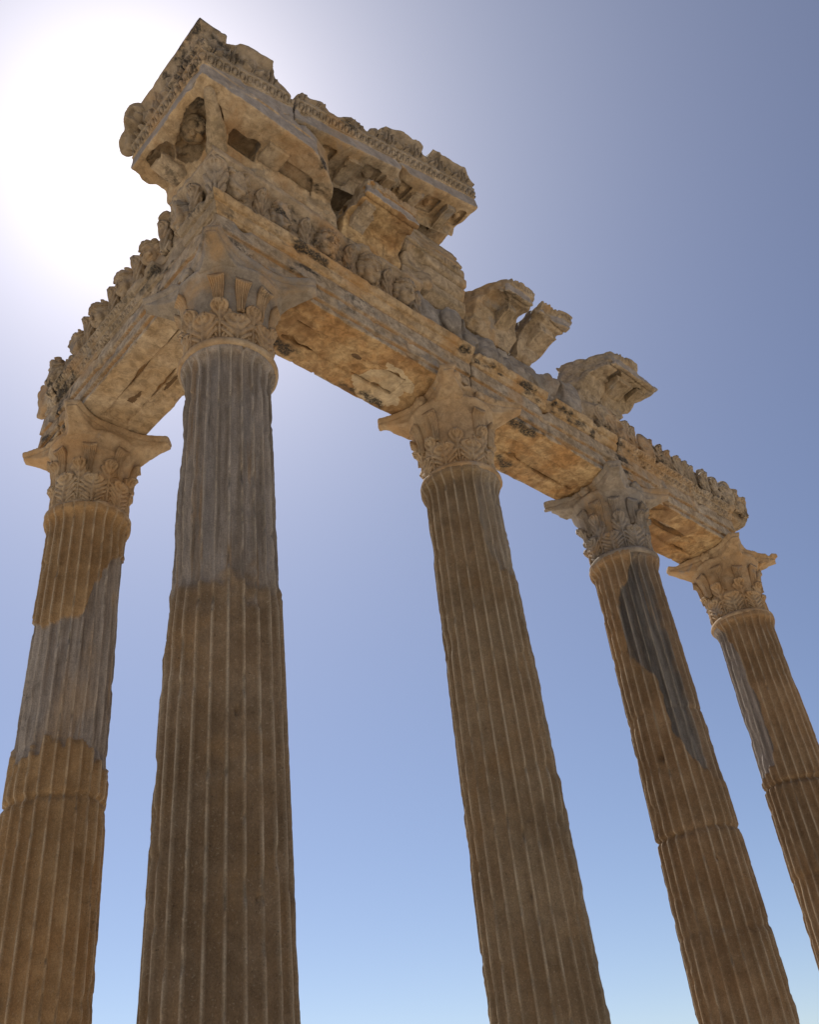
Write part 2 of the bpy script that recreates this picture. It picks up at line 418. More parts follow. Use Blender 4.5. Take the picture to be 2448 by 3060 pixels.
# ------------------------------------------------------------------ ground
def make_ground():
    m = bpy.data.materials.new('sandy_ground'); m.use_nodes = True
    t = m.node_tree; L = t.links.new; bs = t.nodes['Principled BSDF']
    geo = t.nodes.new('ShaderNodeNewGeometry')
    n1 = t.nodes.new('ShaderNodeTexNoise'); n1.inputs['Scale'].default_value = 0.35; n1.inputs['Detail'].default_value = 8
    n2 = t.nodes.new('ShaderNodeTexNoise'); n2.inputs['Scale'].default_value = 14; n2.inputs['Detail'].default_value = 8
    L(geo.outputs['Position'], n1.inputs['Vector']); L(geo.outputs['Position'], n2.inputs['Vector'])
    mx = t.nodes.new('ShaderNodeMix'); mx.data_type = 'RGBA'
    mx.inputs[6].default_value = (0.60, 0.52, 0.40, 1); mx.inputs[7].default_value = (0.48, 0.41, 0.31, 1)
    ad = t.nodes.new('ShaderNodeMath'); ad.operation = 'MULTIPLY'
    L(n1.outputs['Fac'], ad.inputs[0]); L(n2.outputs['Fac'], ad.inputs[1])
    mr = t.nodes.new('ShaderNodeMapRange'); mr.inputs[1].default_value = 0.12; mr.inputs[2].default_value = 0.42
    L(ad.outputs[0], mr.inputs[0]); L(mr.outputs[0], mx.inputs[0]); L(mx.outputs[2], bs.inputs['Base Color'])
    bs.inputs['Roughness'].default_value = 0.95
    bp = t.nodes.new('ShaderNodeBump'); bp.inputs['Strength'].default_value = 0.4
    L(n2.outputs['Fac'], bp.inputs['Height']); L(bp.outputs[0], bs.inputs['Normal'])
    n = 81
    a = np.linspace(-1, 1, n); a = np.sign(a) * np.abs(a) ** 3 * 1500
    X, Y = np.meshgrid(a, a, indexing='ij')
    R = np.hypot(X - 3, Y)
    Zh = 0.5 * np.clip((R - 14) / 80, 0, 1) * fbm(X, Y, X * 0, 0.03, 3)
    V = np.stack([X, Y, Zh], -1).reshape(-1, 3)
    i = np.arange(n * n).reshape(n, n)
    Q = np.stack([i[:-1, :-1], i[1:, :-1], i[1:, 1:], i[:-1, 1:]], -1).reshape(-1, 4)
    me = bpy.data.meshes.new('ground'); me.from_pydata(V.tolist(), [], Q.tolist()); me.materials.append(m)
    me.polygons.foreach_set('use_smooth', np.ones(len(Q), bool))
    o = bpy.data.objects.new('ground', me); C.objects.link(o); o['kind'] = 'structure'
make_ground()

# ------------------------------------------------------------------ columns
AX = {'A': (0.061, 2.791), 'B': (0.0, 0.0), 'C': (2.979, 0.0), 'D': (5.903, 0.0), 'E': (8.732, 0.0)}
ZR, ZS = 7.751, 8.800
def sstep(a, b, x):
    t = np.clip((x - a) / (b - a), 0, 1); return t * t * (3 - 2 * t)

def shaft(key, parent, joints):
    cx, cy = AX[key]
    nf, per = 24, 14
    na = nf * per
    zz = np.concatenate([np.arange(0, 7.3, 0.028), np.arange(7.3, 7.735, 0.011)])
    nz = len(zz)
    th = np.arange(na) / na * 2 * math.pi
    TH, ZZ = np.meshgrid(th, zz, indexing='ij')
    r = 0.400 + 0.01367 * (ZR - ZZ)
    r = r + 0.045 * sstep(7.52, 7.70, ZZ) ** 1.5
    ph = (TH / (2 * math.pi) * nf) % 1.0
    x = np.abs(ph - 0.5) * 2                      # 0 in the middle of a flute, 1 on the fillet
    fl = np.sqrt(np.clip(1 - (x / 0.84) ** 2, 0, 1))
    # flutes end in round heads under the collar
    top = 7.655; dz = np.clip((ZZ - (top - 0.05)) / 0.05, 0, 1)
    fl = fl * np.sqrt(np.clip(1 - dz ** 2, 0, 1))
    sd = {'A': 3.0, 'B': 11.0, 'C': 23.0, 'D': 31.0, 'E': 41.0}[key]
    X0 = cx + r * np.cos(TH); Y0 = cy + r * np.sin(TH)
    ridge = sstep(0.80, 0.92, x)
    # patch of old marble, described in (s, z): s = -1..1 across the visible half
    tocam = math.atan2(CAM[1] - cy, CAM[0] - cx)
    psi = (TH - tocam + math.pi) % (2 * math.pi) - math.pi
    s = np.where(np.abs(psi) < math.pi / 2, np.sin(psi), np.sign(psi) * (1 + (np.abs(psi) - math.pi / 2)))
    n1 = fbm(X0, Y0, ZZ, 3.0, 4, sd); n2 = fbm(X0, Y0, ZZ, 9.0, 3, sd + 5)
    e = 0.16 * n1 + 0.10 * n2
    z2 = ZZ + e; s2 = s + 0.7 * e
    def band(v, k): return sstep(-k, k, v)
    if key == 'A':
        zb = np.interp(s, [-1, -0.75, 0.14, 0.34, 0.79, 1.2], [6.55, 6.30, 6.43, 6.79, 7.13, 7.3])
        p = band(zb - z2, 0.012) * band(z2 + 0.7 * e + 0.05 * fbm(X0, Y0, ZZ, 22.0, 2, 3.0) - 5.13, 0.015)
    elif key == 'B':
        p = band(z2 + 1.6 * e + 0.10 * np.sin(TH * 24) * n1 - 5.42, 0.16)
    elif key == 'C':
        zl = np.interp(ZZ, [6.40, 6.5, 6.83, 7.3, 7.7], [1.3, 0.60, 0.36, 0.38, 0.44])
        p = band(s2 - zl, 0.08) * 0.62
        p = np.maximum(p, 0.35 * band(s2 - 0.93, 0.05) * (np.abs(psi) < 2.2))
    elif key == 'D':
        zl = np.interp(ZZ, [4.8, 5.06, 5.39, 5.7, 6.04, 6.26, 6.44, 6.83, 7.25, 7.34, 7.47, 7.62],
                       [1.0, 0.48, 0.10, 0.07, 0.05, -0.36, -0.55, -0.58, -0.33, 0.0, 0.13, 0.3])
        p = band(s2 - zl, 0.025) * (1 - 0.75 * band(s2 - 0.72, 0.10)) * band(z2 - 4.85, 0.03)
    else:
        zl = np.interp(ZZ, [5.4, 5.6, 5.94, 6.43, 7.0, 7.58, 7.7], [-1.4, -0.5, -0.36, -0.40, -0.50, -0.66, -0.8])
        p = band(zl - s2, 0.03) * (psi > -2.0)
    fl_depth = 0.046 * (1 - 0.30 * p * sstep(-0.1, 0.6, n1))
    rr = r - fl_depth * fl
    # old marble lies a little behind the cast restoration, and is more broken
    rr = rr - 0.024 * p - 0.028 * p * np.clip(n1 - 0.05, 0, 1)
    rr = rr - 0.014 * np.exp(-((p - 0.5) / 0.25) ** 2) * (0.5 + n2)
    for hs, hz, hr in {'B': ((0.22, 4.30, 0.018), (0.5, 3.1, 0.010), (-0.5, 2.9, 0.008)), 'D': ((-0.37, 5.14, 0.035), (0.3, 4.0, 0.012)),
                       'A': ((0.45, 5.75, 0.014), (-0.1, 3.6, 0.012)), 'C': ((0.05, 3.4, 0.014), (-0.4, 5.4, 0.010)), 'E': ((0.1, 6.6, 0.014),)}[key]:
        q = np.sqrt(((s - hs) * 0.42) ** 2 + (ZZ - hz) ** 2 * 0.6) / hr
        rr = rr - 0.05 * np.clip(1.3 - q, 0, 1) * (np.abs(psi) < 1.5)
    # chipped fillets
    c = fbm(X0, Y0, ZZ, 6.5, 3, sd + 17)
    rr = rr - ridge * np.clip(c - 0.13, 0, 0.6) * 0.085
    big = fbm(X0, Y0, ZZ, 1.7, 3, sd + 29)
    rr = rr - np.clip(big - 0.34, 0, 1) * 0.07
    rr = rr + 0.0035 * fbm(X0, Y0, ZZ, 24.0, 2, sd + 2)
    for zj, dep in joints:
        wob = 0.05 * fbm(X0, Y0, ZZ * 0, 2.2, 3, sd + zj)
        g = np.exp(-((ZZ - zj - wob) / 0.022) ** 2)
        rr = rr - g * dep * (0.45 + 0.9 * np.clip(n2 + 0.4, 0, 1))
    rr = np.maximum(rr, 0.2)
    V = np.stack([cx + rr * np.cos(TH), cy + rr * np.sin(TH), ZZ], -1).reshape(-1, 3)
    i = np.arange(na * nz).reshape(na, nz); j = np.roll(i, -1, 0)
    Q = np.stack([i[:, :-1], j[:, :-1], j[:, 1:], i[:, 1:]], -1).reshape(-1, 4)
    nv = len(V)
    V = np.concatenate([V, [[cx, cy, 0], [cx, cy, zz[-1]]]])
    caps = []
    for k in range(0, na, 2):
        k1 = (k + 1) % na; k2 = (k + 2) % na
        caps.append((i[k, 0], nv, i[k2, 0], i[k1, 0])); caps.append((i[k, -1], i[k1, -1], i[k2, -1], nv + 1))
    Q = np.concatenate([Q, np.array(caps)])
    ex = lambda a: np.concatenate([a.ravel(), [0, 0]])
    return to_mesh('shaft', V, Q, M_SH[key], parent, parent.location, attrs={'patch': ex(p), 'ridge': ex(ridge * (1 - 0.35 * p))})

def lathe(name, c, prof, mat, parent, na=120, noise=0.006, seed=0.0, chip=0.0):
    pr = np.array(prof); d = np.concatenate([[0], np.cumsum(np.hypot(*np.diff(pr, axis=0).T))])
    t = np.linspace(0, d[-1], max(8, int(d[-1] / 0.012)))
    R = np.interp(t, d, pr[:, 0]); Zp = np.interp(t, d, pr[:, 1])
    th = np.arange(na) / na * 2 * math.pi
    TH, RR = np.meshgrid(th, R, indexing='ij'); ZZ = np.broadcast_to(Zp, TH.shape)
    x = c[0] + RR * np.cos(TH); y = c[1] + RR * np.sin(TH)
    dn = noise * fbm(x, y, ZZ, 9.0, 4, seed)
    if chip: dn = dn - chip * np.clip(fbm(x, y, ZZ * 0.3, 3.0, 3, seed + 4) - 0.15, 0, 0.6)
    RR = np.where(RR > 0.05, RR + dn, RR); ZZ = ZZ + 0.4 * dn
    V = np.stack([c[0] + RR * np.cos(TH), c[1] + RR * np.sin(TH), ZZ], -1).reshape(-1, 3)
    m = len(R); i = np.arange(na * m).reshape(na, m); j = np.roll(i, -1, 0)
    Q = np.stack([i[:, :-1], j[:, :-1], j[:, 1:], i[:, 1:]], -1).reshape(-1, 4)
    return to_mesh(name, V, Q, mat, parent, parent_base(parent))

def parent_base(p):
    b = Vector((0, 0, 0))
    while p is not None: b = b + p.location; p = p.parent
    return tuple(b)

def leaf(name, frame, H, W, mat, parent, curl=2.3, bend=0.25, ribs=4, thick=0.035, lobes=5, seed=0.0, worn=0.0, reed=False):
    """a carved acanthus leaf: frame = (origin, right, up, out)"""
    nu, nv = 33, 40
    u = np.linspace(-1, 1, nu); v = np.linspace(0, 1, nv)
    ang = bend * v + np.where(v > 0.62, ((v - 0.62) / 0.38) ** 1.6 * curl, 0)
    ds = H / (nv - 1)
    up = np.concatenate([[0], np.cumsum(np.cos(ang[:-1]) * ds)]); out = np.concatenate([[0], np.cumsum(np.sin(ang[:-1]) * ds)])
    wv = W * (0.62 + 0.55 * np.sin(np.clip(v * 1.15, 0, 1) * math.pi * 0.72)) * np.sqrt(np.clip(1 - np.clip((v - 0.72) / 0.30, 0, 1) ** 2, 0.02, 1))
    if reed: wv = W * (0.55 + 0.75 * v ** 1.5)
    UU, VV = np.meshgrid(u, v, indexing='ij')
    ph_ = VV * lobes - np.abs(UU) * 1.5
    saw = 1 - (0.0 if reed else 0.34) * np.exp(-(((ph_ % 1.0) - 0.5) / 0.2) ** 2) * np.abs(UU) ** 2
    X = UU * wv[None] * saw
    vp = (np.abs(UU) * ribs * 0.8) % 1.0 if reed else ph_ % 1.0
    veins = -0.022 * np.exp(-((vp - 0.5) / 0.16) ** 2) * (1 - 0.3 * VV) * (np.abs(UU) > 0.08)
    for g in (-0.2, 0.2): veins = veins - 0.030 * np.exp(-((UU - g) / 0.07) ** 2) * np.clip(1 - VV * 1.9, 0, 1)
    mid = 0.020 * np.exp(-(UU / 0.16) ** 2) * (1 - 0.6 * VV)
    hgt = thick * (1 - 0.55 * UU ** 2) + veins + mid
    nrm_u = -np.sin(ang)[None]; nrm_o = np.cos(ang)[None]
    def sheet(off):
        return X, up[None] + nrm_u * off, out[None] + nrm_o * off
    o, rt, upv, ov = (np.array(a, float) for a in frame)
    def place(s):
        a, b, c = s
        P = o + a[..., None] * rt + b[..., None] * upv + c[..., None] * ov
        n = fbm(P[..., 0], P[..., 1], P[..., 2], 14.0, 3, seed) * 0.008
        if worn: n = n - worn * np.clip(fbm(P[..., 0], P[..., 1], P[..., 2], 4.0, 2, seed + 3) + 0.1, 0, 1)
        return P + n[..., None] * ov
    P1 = place(sheet(hgt)); P2 = place(sheet(-0.02 + 0 * hgt))
    n = nu * nv; i = np.arange(n).reshape(nu, nv)
    q1 = np.stack([i[:-1, :-1], i[1:, :-1], i[1:, 1:], i[:-1, 1:]], -1).reshape(-1, 4)
    q2 = q1[:, ::-1] + n
    loop = np.concatenate([i[:, 0], i[-1, 1:], i[-2::-1, -1], i[0, -2:0:-1]])
    nx = np.roll(loop, -1)
    q3 = np.stack([nx, loop, loop + n, nx + n], 1)
    V = np.concatenate([P1.reshape(-1, 3), P2.reshape(-1, 3)])
    return to_mesh(name, V, np.concatenate([q1, q2, q3]), mat, parent, parent_base(parent))

BELL = [(0.0, 7.74), (0.36, 7.742), (0.365, 7.80), (0.362, 7.95), (0.368, 8.15), (0.39, 8.33), (0.425, 8.48), (0.472, 8.58),
        (0.498, 8.625), (0.494, 8.66), (0.40, 8.67), (0.0, 8.672)]
def bell_r(z):
    b = np.array(BELL[1:9]); return float(np.interp(z, b[:, 1], b[:, 0]))

def capital(key, root, mat, worn, upper, seed, lmat=None):
    lmat = lmat or mat
    cx, cy = AX[key]; rnd = random.Random(seed)
    bell = lathe('capital', (cx, cy), BELL, mat, root, 128, 0.016, seed * 1.3)
    def fn(X, Y, Z):
        x = X - cx; y = Y - cy
        a = np.abs(x); b = np.abs(y)
        # concave sided slab with blunt horns, its underside rising towards the tips
        lim = 0.425 + 0.225 * np.clip(np.minimum(a, b) / 0.6, 0, 1.2) ** 2.0
        m = np.maximum(a, b)
        dg = (a + b) * 0.7071
        bot = 8.612 + 0.105 * np.clip((dg - 0.48) / 0.36, 0, 1)
        prof = m - lim - 0.05 * np.clip((Z - 8.68) / 0.12, 0, 1)
        f = smax(prof, dg - 0.83, 0.015)
        f = smax(f, np.maximum(bot - Z, Z - ZS), 0.012)
        return f + np.exp(-((Z - 8.735) / 0.010) ** 2) * 0.016
    sculpt('abacus', mat, bell, (cx - 0.74, cy - 0.74, 8.57), (cx + 0.74, cy + 0.74, 8.83), 0.0105, fn,
           (0.018, 0.010), 0.06, 'world', base=parent_base(bell))
    # fleuron in the middle of each concave side
    for k in range(4):
        a = k * math.pi / 2
        d = np.array([math.cos(a), math.sin(a)]); t = np.array([-d[1], d[0]])
        if rnd.random() < worn * 0.6: continue
        def ff(X, Y, Z, d=d, t=t):
            p = (X - cx) * d[0] + (Y - cy) * d[1]; q = (X - cx) * t[0] + (Y - cy) * t[1]
            f = ell(p, q, Z, (0.46, 0, 8.73), (0.06, 0.075, 0.065))
            for s in range(5):
                an = s * 1.2566 + 0.4
                f = smin(f, ell(p, q, Z, (0.485, 0.05 * math.cos(an), 8.73 + 0.045 * math.sin(an)), (0.03, 0.032, 0.028)), 0.008)
            return f
        c0 = np.array([cx, cy]) + d * 0.47
        sculpt('fleuron', mat, bell, (c0[0] - 0.13, c0[1] - 0.13, 8.62), (c0[0] + 0.13, c0[1] + 0.13, 8.84), 0.011, ff,
               (0.012, 0.01), 0.03, 'world', base=parent_base(bell))
    hs1, hs2 = rnd.uniform(0.85, 1.12), rnd.uniform(0.82, 1.08); lob = rnd.choice([4, 5, 6])
    up = (0, 0, 1)
    def fr(a, z, extra=0.0):
        r = bell_r(z) + extra
        o = (math.cos(a), math.sin(a), 0.0)
        return ((cx + r * o[0], cy + r * o[1], z), (-o[1], o[0], 0.0), up, o)
    off = math.pi / 8
    for k in range(8):                                  # lower ring
        a = k * math.pi / 4 + off
        leaf('acanthus_leaf', fr(a, 7.775, 0.0), 0.36 * hs1 * rnd.uniform(0.85, 1.05), 0.126, lmat, bell, lobes=lob, curl=rnd.uniform(0.9, 2.4),
             bend=0.06, seed=seed + k, thick=0.034, worn=0.03 * worn)
    for k in range(8):                                  # taller ring between
        a = k * math.pi / 4
        if rnd.random() < 0.2 * worn: continue
        leaf('acanthus_leaf', fr(a, 7.80, -0.008), 0.58 * hs2 * rnd.uniform(0.82, 1.05), 0.092, lmat, bell, curl=rnd.uniform(0.8, 2.3),
             bend=0.13, lobes=lob + 1, thick=0.032, seed=seed + 20 + k, worn=0.03 * worn)
    for k in range(upper):                              # stalks and reeds that reach the lip
        a = k * 2 * math.pi / upper + off * 0.55
        if rnd.random() < 0.35 * worn: continue
        leaf('reed_leaf', fr(a, 8.16, 0.012), 0.42 * rnd.uniform(0.75, 1.0), 0.060, lmat, bell, curl=1.0, bend=0.42, lobes=2,
             ribs=4, thick=0.045, seed=seed + 50 + k, worn=0.03 * worn, reed=True)
    return bell

COLS = [
 ('A', 'tan left wing column with a long grey marble stretch in the middle of its shaft', [(5.12, 0.015), (4.645, 0.05), (2.9, 0.02)], M_CAP, 0.5, 8, 2),
 ('B', 'nearest and thickest column, carrying the corner, brown below and grey streaked above', [(3.2, 0.004)], M_CAPG, 0.35, 12, 7),
 ('C', 'drab brown column right of the corner column, with a grey strip high on its right', [(3.983, 0.006)], M_CAP, 0.55, 10, 13),
 ('D', 'column with a long dark grey diagonal patch of marble down its upper shaft', [(5.655, 0.02), (4.322, 0.04), (3.378, 0.012)], M_CAPG, 0.4, 12, 19),
 ('E', 'farthest column, at the right, with a grey strip down its left edge and cracked joint', [(5.35, 0.06), (4.2, 0.015)], M_CAP, 0.6, 10, 29),
]
for key, lab, joints, mcap, worn, upper, seed in COLS:
    root = thing('column', lab, 'column', (AX[key][0], AX[key][1], 0.0), 'fluted columns of the ruined temple')
    shaft(key, root, joints)
    lathe('necking_ring', AX[key], [(0.30, 7.690), (0.430, 7.694), (0.445, 7.71), (0.450, 7.735), (0.446, 7.755), (0.43, 7.776),
                                    (0.39, 7.785), (0.30, 7.787)], mcap if key != 'B' else M_CAP, root, 144, 0.008, seed, 0.10)
    capital(key, root, mcap, worn, upper, seed, M_CAP if key == 'B' else None)

# ------------------------------------------------------------------ architrave
_H = [(0.402, 8.802), (0.402, 8.862), (0.396, 8.866), (0.396, 8.876), (0.428, 8.880), (0.428, 9.024), (0.422, 9.028), (0.422, 9.040), (0.452, 9.044), (0.452, 9.236)]
BEAM = _H + [(-a, b) for a, b in reversed(_H)]
_K = [(0.448, 9.232), (0.448, 9.246), (0.474, 9.250), (0.480, 9.272), (0.497, 9.310), (0.499, 9.334), (0.492, 9.337), (0.492, 9.346), (0.524, 9.350), (0.556, 9.400), (0.560, 9.434)]
CROWN = _K + [(-a, b) for a, b in reversed(_K)]
PB = Profile(BEAM); PC = Profile(CROWN)
def eggs(U, Z, z0, z1, per, amp):
    """egg and dart: raised rounds between grooves"""
    u = (U / per) % 1.0 - 0.5; zc = (z0 + z1) / 2; hz = (z1 - z0) / 2
    r = np.sqrt((u / 0.30) ** 2 + ((Z - zc) / (hz * 0.85)) ** 2)
    groove = np.exp(-((r - 1.15) / 0.22) ** 2)
    band = (Z > z0) & (Z < z1)
    return np.where(band, amp * groove - 0.5 * amp * np.clip(1 - r, 0, 1), 0)
def beads(U, Z, zc, hw, per, amp):
    u = (U / per) % 1.0 - 0.5
    return np.where(np.abs(Z - zc) < hw, amp * (np.exp(-((np.abs(u) - 0.42) / 0.07) ** 2) + 0.8 * np.exp(-((np.abs(u) - 0.28) / 0.04) ** 2)), 0)

def architrave(label, wing, u0, u1, loc, slant=(0, 0), carved=None, panel=None, holes=(), crown=True, mitre=False, pale=(), extra=None, chip=0.03, cmat=None, soff=None):
    root = thing('architrave_block', label, 'architrave', loc, 'architrave blocks laid from column to column')
    def ends(U, D, Z, a=0.0, b=0.0):
        f = np.maximum((u0 + a + slant[0] * (Z - 9.1)) - U, U - (u1 + b + slant[1] * (Z - 9.1)))
        if mitre: f = np.maximum(f, -D - U - 0.008)
        return f
    def fn(U, D, Z):
        f = PB(D, Z) + 0 * U
        f = smax(f, ends(U, D, Z), 0.012)
        if carved is not None:
            on = sstep(carved[0], carved[0] + 0.06, U) * sstep(carved[1], carved[1] - 0.06, U)
            f = f + on * (beads(U, Z, 9.036, 0.016, 0.055, 0.014) + beads(U, Z, 8.868, 0.014, 0.055, 0.014)) * (D > 0.3)
        if panel is not None:
            a, b, w0, w1 = panel
            wv = 0.022 * vnoise(U * 2.5, D * 3, Z * 0) + 0.008 * vnoise(U * 13, D * 9, Z * 0)
            d1 = box(U, D + wv, Z, ((a + b) / 2, (w0 + w1) / 2, 8.80), ((b - a) / 2, (w1 - w0) / 2, 0.03), 0.01)
            f = smax(f, -d1, 0.008)
            wid = 0.003 + 0.014 * vnoise(U * 2.7, U * 0 + loc[0], Z * 0)
            for e in (w0, w1):
                g = np.maximum(np.maximum(np.abs(D + wv - e) - wid, np.abs(U - (a + b) / 2) - (b - a) / 2), Z - 8.865)
                f = smax(f, -g, 0.006)
        for (c, r) in holes:
            f = smax(f, -ell(U, D, Z, c, r), 0.015)
        if extra: f = extra(f, U, D, Z)
        return f
    def stain(cc, nn):
        low = (cc[:, 2] < 8.90) & (np.abs(cc[:, 1]) < 0.390 + 0.03 * fbm(cc[:, 0], cc[:, 1], cc[:, 2], 5.0, 3, 5.0)) & (cc[:, 2] < 8.86 + 0.2 * (np.abs(cc[:, 1]) < 0.37))
        m = np.where(low, 1, 0)
        for (c, r) in pale:
            q = np.hypot((cc[:, 0] - c[0]) / r[0], (cc[:, 1] - c[1]) / r[1]) + 0.6 * fbm(cc[:, 0], cc[:, 1], cc[:, 2], 7.0, 3, 2.0)
            m = np.where(low & (q < 1), 2, m)
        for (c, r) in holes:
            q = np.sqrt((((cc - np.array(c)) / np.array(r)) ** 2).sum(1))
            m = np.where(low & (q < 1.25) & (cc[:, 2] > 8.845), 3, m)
        return m
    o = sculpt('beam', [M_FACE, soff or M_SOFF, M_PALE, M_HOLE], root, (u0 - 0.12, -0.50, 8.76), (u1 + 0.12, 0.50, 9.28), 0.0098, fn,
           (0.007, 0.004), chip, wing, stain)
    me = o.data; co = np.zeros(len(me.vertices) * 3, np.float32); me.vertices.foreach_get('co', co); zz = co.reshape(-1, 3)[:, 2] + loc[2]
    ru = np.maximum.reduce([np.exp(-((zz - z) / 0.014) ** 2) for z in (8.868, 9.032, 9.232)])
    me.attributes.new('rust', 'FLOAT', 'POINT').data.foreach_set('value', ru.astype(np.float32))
    def fc(U, D, Z):
        f = PC(D, Z) + 0 * U
        f = smax(f, ends(U, D, Z, 0.004, -0.004), 0.012)
        if carved is not None:
            on = sstep(carved[0], carved[0] + 0.08, U) * sstep(carved[1], carved[1] - 0.08, U)
            f = f + on * (D > 0.3) * (eggs(U, Z, 9.262, 9.332, 0.085, 0.024) + eggs(U + 0.03, Z, 9.356, 9.420, 0.10, 0.022))
        if crown is not True:
            for a, b in crown:                            # stretches where the crown is knocked off
                k = np.maximum(np.maximum(a - U, U - b), 0.468 + 0.04 * vnoise(U * 6, U * 0, Z * 6) - D)
                f = smax(f, -k, 0.02)
        return f
    sculpt('crown_moulding', [cmat or M_CROWN], root, (u0 - 0.12, -0.60, 9.20), (u1 + 0.12, 0.60, 9.47), 0.0085 if carved else 0.0095, fc,
           (0.006, 0.004), chip + 0.01, wing, None)
    return root

architrave('front architrave block beginning at the corner column, its ochre stained underside bearing a pale patch',
           'front', -0.56, 2.945, (1.2, 0, 8.80), slant=(0, 0.10), mitre='front', panel=(0.72, 2.2, -0.15, 0.12),
           holes=[((1.55, 0.05, 8.80), (0.20, 0.09, 0.05)), ((0.85, -0.12, 8.79), (0.5, 0.12, 0.03)), ((1.2, 0.22, 8.79), (0.55, 0.06, 0.025))],
           pale=[((2.05, -0.08), (0.32, 0.26))],
           extra=lambda f, U, D, Z: f)
architrave('middle front architrave block with black crust along its crown and a sunk panel below',
           'front', 2.965, 5.735, (4.4, 0, 8.80), slant=(0.10, -0.10), panel=(3.55, 5.35, -0.14, 0.12), chip=0.05,
           crown=[(2.9, 3.02), (4.28, 4.42)])
architrave('right end architrave block with a carved egg band and a broken cavity in its underside',
           'front', 5.755, 8.56, (7.3, 0, 8.80), slant=(-0.10, 0), carved=(5.95, 8.5), cmat=M_FACE, panel=(6.3, 8.15, -0.16, 0.12),
           holes=[((7.25, 0.06, 8.80), (0.42, 0.075, 0.11)), ((6.6, 0.25, 8.80), (0.35, 0.10, 0.05))], chip=0.04)
architrave('left wing architrave block with carved leaf, egg and bead bands running to the corner',
           'side', -0.56, 2.765, (0, 1.6, 8.80), carved=(0.95, 2.73), cmat=M_SIMA, soff=M_SOFFP, mitre='side', panel=(0.55, 2.25, -0.13, 0.15),
           holes=[((1.45, -0.20, 8.80), (0.42, 0.05, 0.05)), ((1.75, -0.02, 8.80), (0.30, 0.09, 0.05))],
           crown=[(0.10, 0.55)], chip=0.035)
architrave('short broken architrave stub past the left column, black crusted at the crack',
           'side', 2.785, 3.20, (0.05, 3.0, 8.80), slant=(0, -0.35), chip=0.10, cmat=M_FACE, crown=[(2.95, 3.4)])

# ------------------------------------------------------------------ frieze with carved heads
FRZ = [(0.45, 9.438), (0.462, 9.50), (0.452, 9.60), (0.462, 9.74), (0.50, 9.85), (0.575, 9.905), (0.598, 9.92), (0.598, 9.985),
       (-0.50, 9.985), (-0.46, 9.44)]
PF = Profile(FRZ)
def head(parent, u, d, z, mat, sc=1.0, worn=0.3, tilt=0.0, wing='front', seed=0.0):
    h = 0.0066
    ca, sa = math.cos(tilt), math.sin(tilt); cp, sp = math.cos(-0.42), math.sin(-0.42)
    def fn(U, D, Z):
        x0 = (U - u) / sc; y0 = (Z - z) / sc; wv = (D - d) / sc
        x = ca * x0 + sa * y0; y1 = -sa * x0 + ca * y0
        y = cp * y1 - sp * wv; wv = sp * y1 + cp * wv
        f = ell(x, y, wv, (0, 0, 0), (0.118, 0.165, 0.115))
        f = smin(f, ell(x, y, wv, (0, -0.125, 0.055), (0.05, 0.045, 0.05)), 0.03)              # chin
        for s in (-1, 1): f = smin(f, ell(x, y, wv, (0.06 * s, -0.045, 0.072), (0.045, 0.05, 0.04)), 0.03)
        f = smin(f, capsule(x, y, wv, (0, 0.045, 0.110), (0, -0.035, 0.145), 0.012, 0.022), 0.010)   # nose
        for s in (-1, 1):
            f = smax(f, -ell(x, y, wv, (0.05 * s, 0.028, 0.118), (0.036, 0.024, 0.045)), 0.008)
            f = smin(f, ell(x, y, wv, (0.05 * s, 0.026, 0.088), (0.022, 0.013, 0.018)), 0.006)
        f = smax(f, -ell(x, y, wv, (0, -0.082, 0.125), (0.042, 0.011, 0.04)), 0.005)
        hair = ell(x, y, wv, (0, 0.045, -0.040), (0.145, 0.165, 0.085))
        an = np.arctan2(y - 0.02, x)
        hair = hair + 0.016 * np.sin(an * 9 + 3 * np.sin(y * 30)) + 0.006 * np.sin(y * 70 + x * 40)
        fringe = np.maximum(ell(x, y, wv, (0, 0.03, 0.02), (0.135, 0.155, 0.10)), 0.085 - y) + 0.008 * np.sin(x * 130)
        f = smin(f, smin(hair, fringe, 0.02), 0.012)
        for s in (-1, 1): f = smin(f, ell(x, y, wv, (0.118 * s, -0.06, -0.02), (0.032, 0.10, 0.05)) + 0.008 * np.sin(y * 90), 0.02)
        f = f * sc
        if worn > 0.5: f = smax(f, -ell(U, D, Z, (u + 0.03, d + 0.16 * sc, z + 0.02), (0.12, 0.10, 0.14)), 0.05)
        return f
    R = 0.25 * sc
    return sculpt('carved_head', mat, parent, (u - R, d - 0.16 * sc, z - R), (u + R, d + 0.20 * sc, z + R), h, fn,
                  (0.006 + 0.03 * worn, 0.004 + 0.010 * worn), 0.05 * worn, wing)
def frieze_leaf(parent, u, d, z, mat, H=0.42, W=0.062, wing='front', seed=0.0, worn=0.3):
    if wing == 'front': frame = ((u, -d, z), (1, 0, 0), (0, 0, 1), (0, -1, 0))
    elif wing == 'side': frame = ((-d, u, z), (0, -1, 0), (0, 0, 1), (-1, 0, 0))
    else: frame = ((-d, -d, z), (0.7071, -0.7071, 0), (0, 0, 1), (-0.7071, -0.7071, 0))
    return leaf('acanthus_leaf', frame, H, W, mat, parent, curl=1.7, bend=0.16, lobes=3, ribs=4, thick=0.05, seed=seed, worn=0.05 * worn)
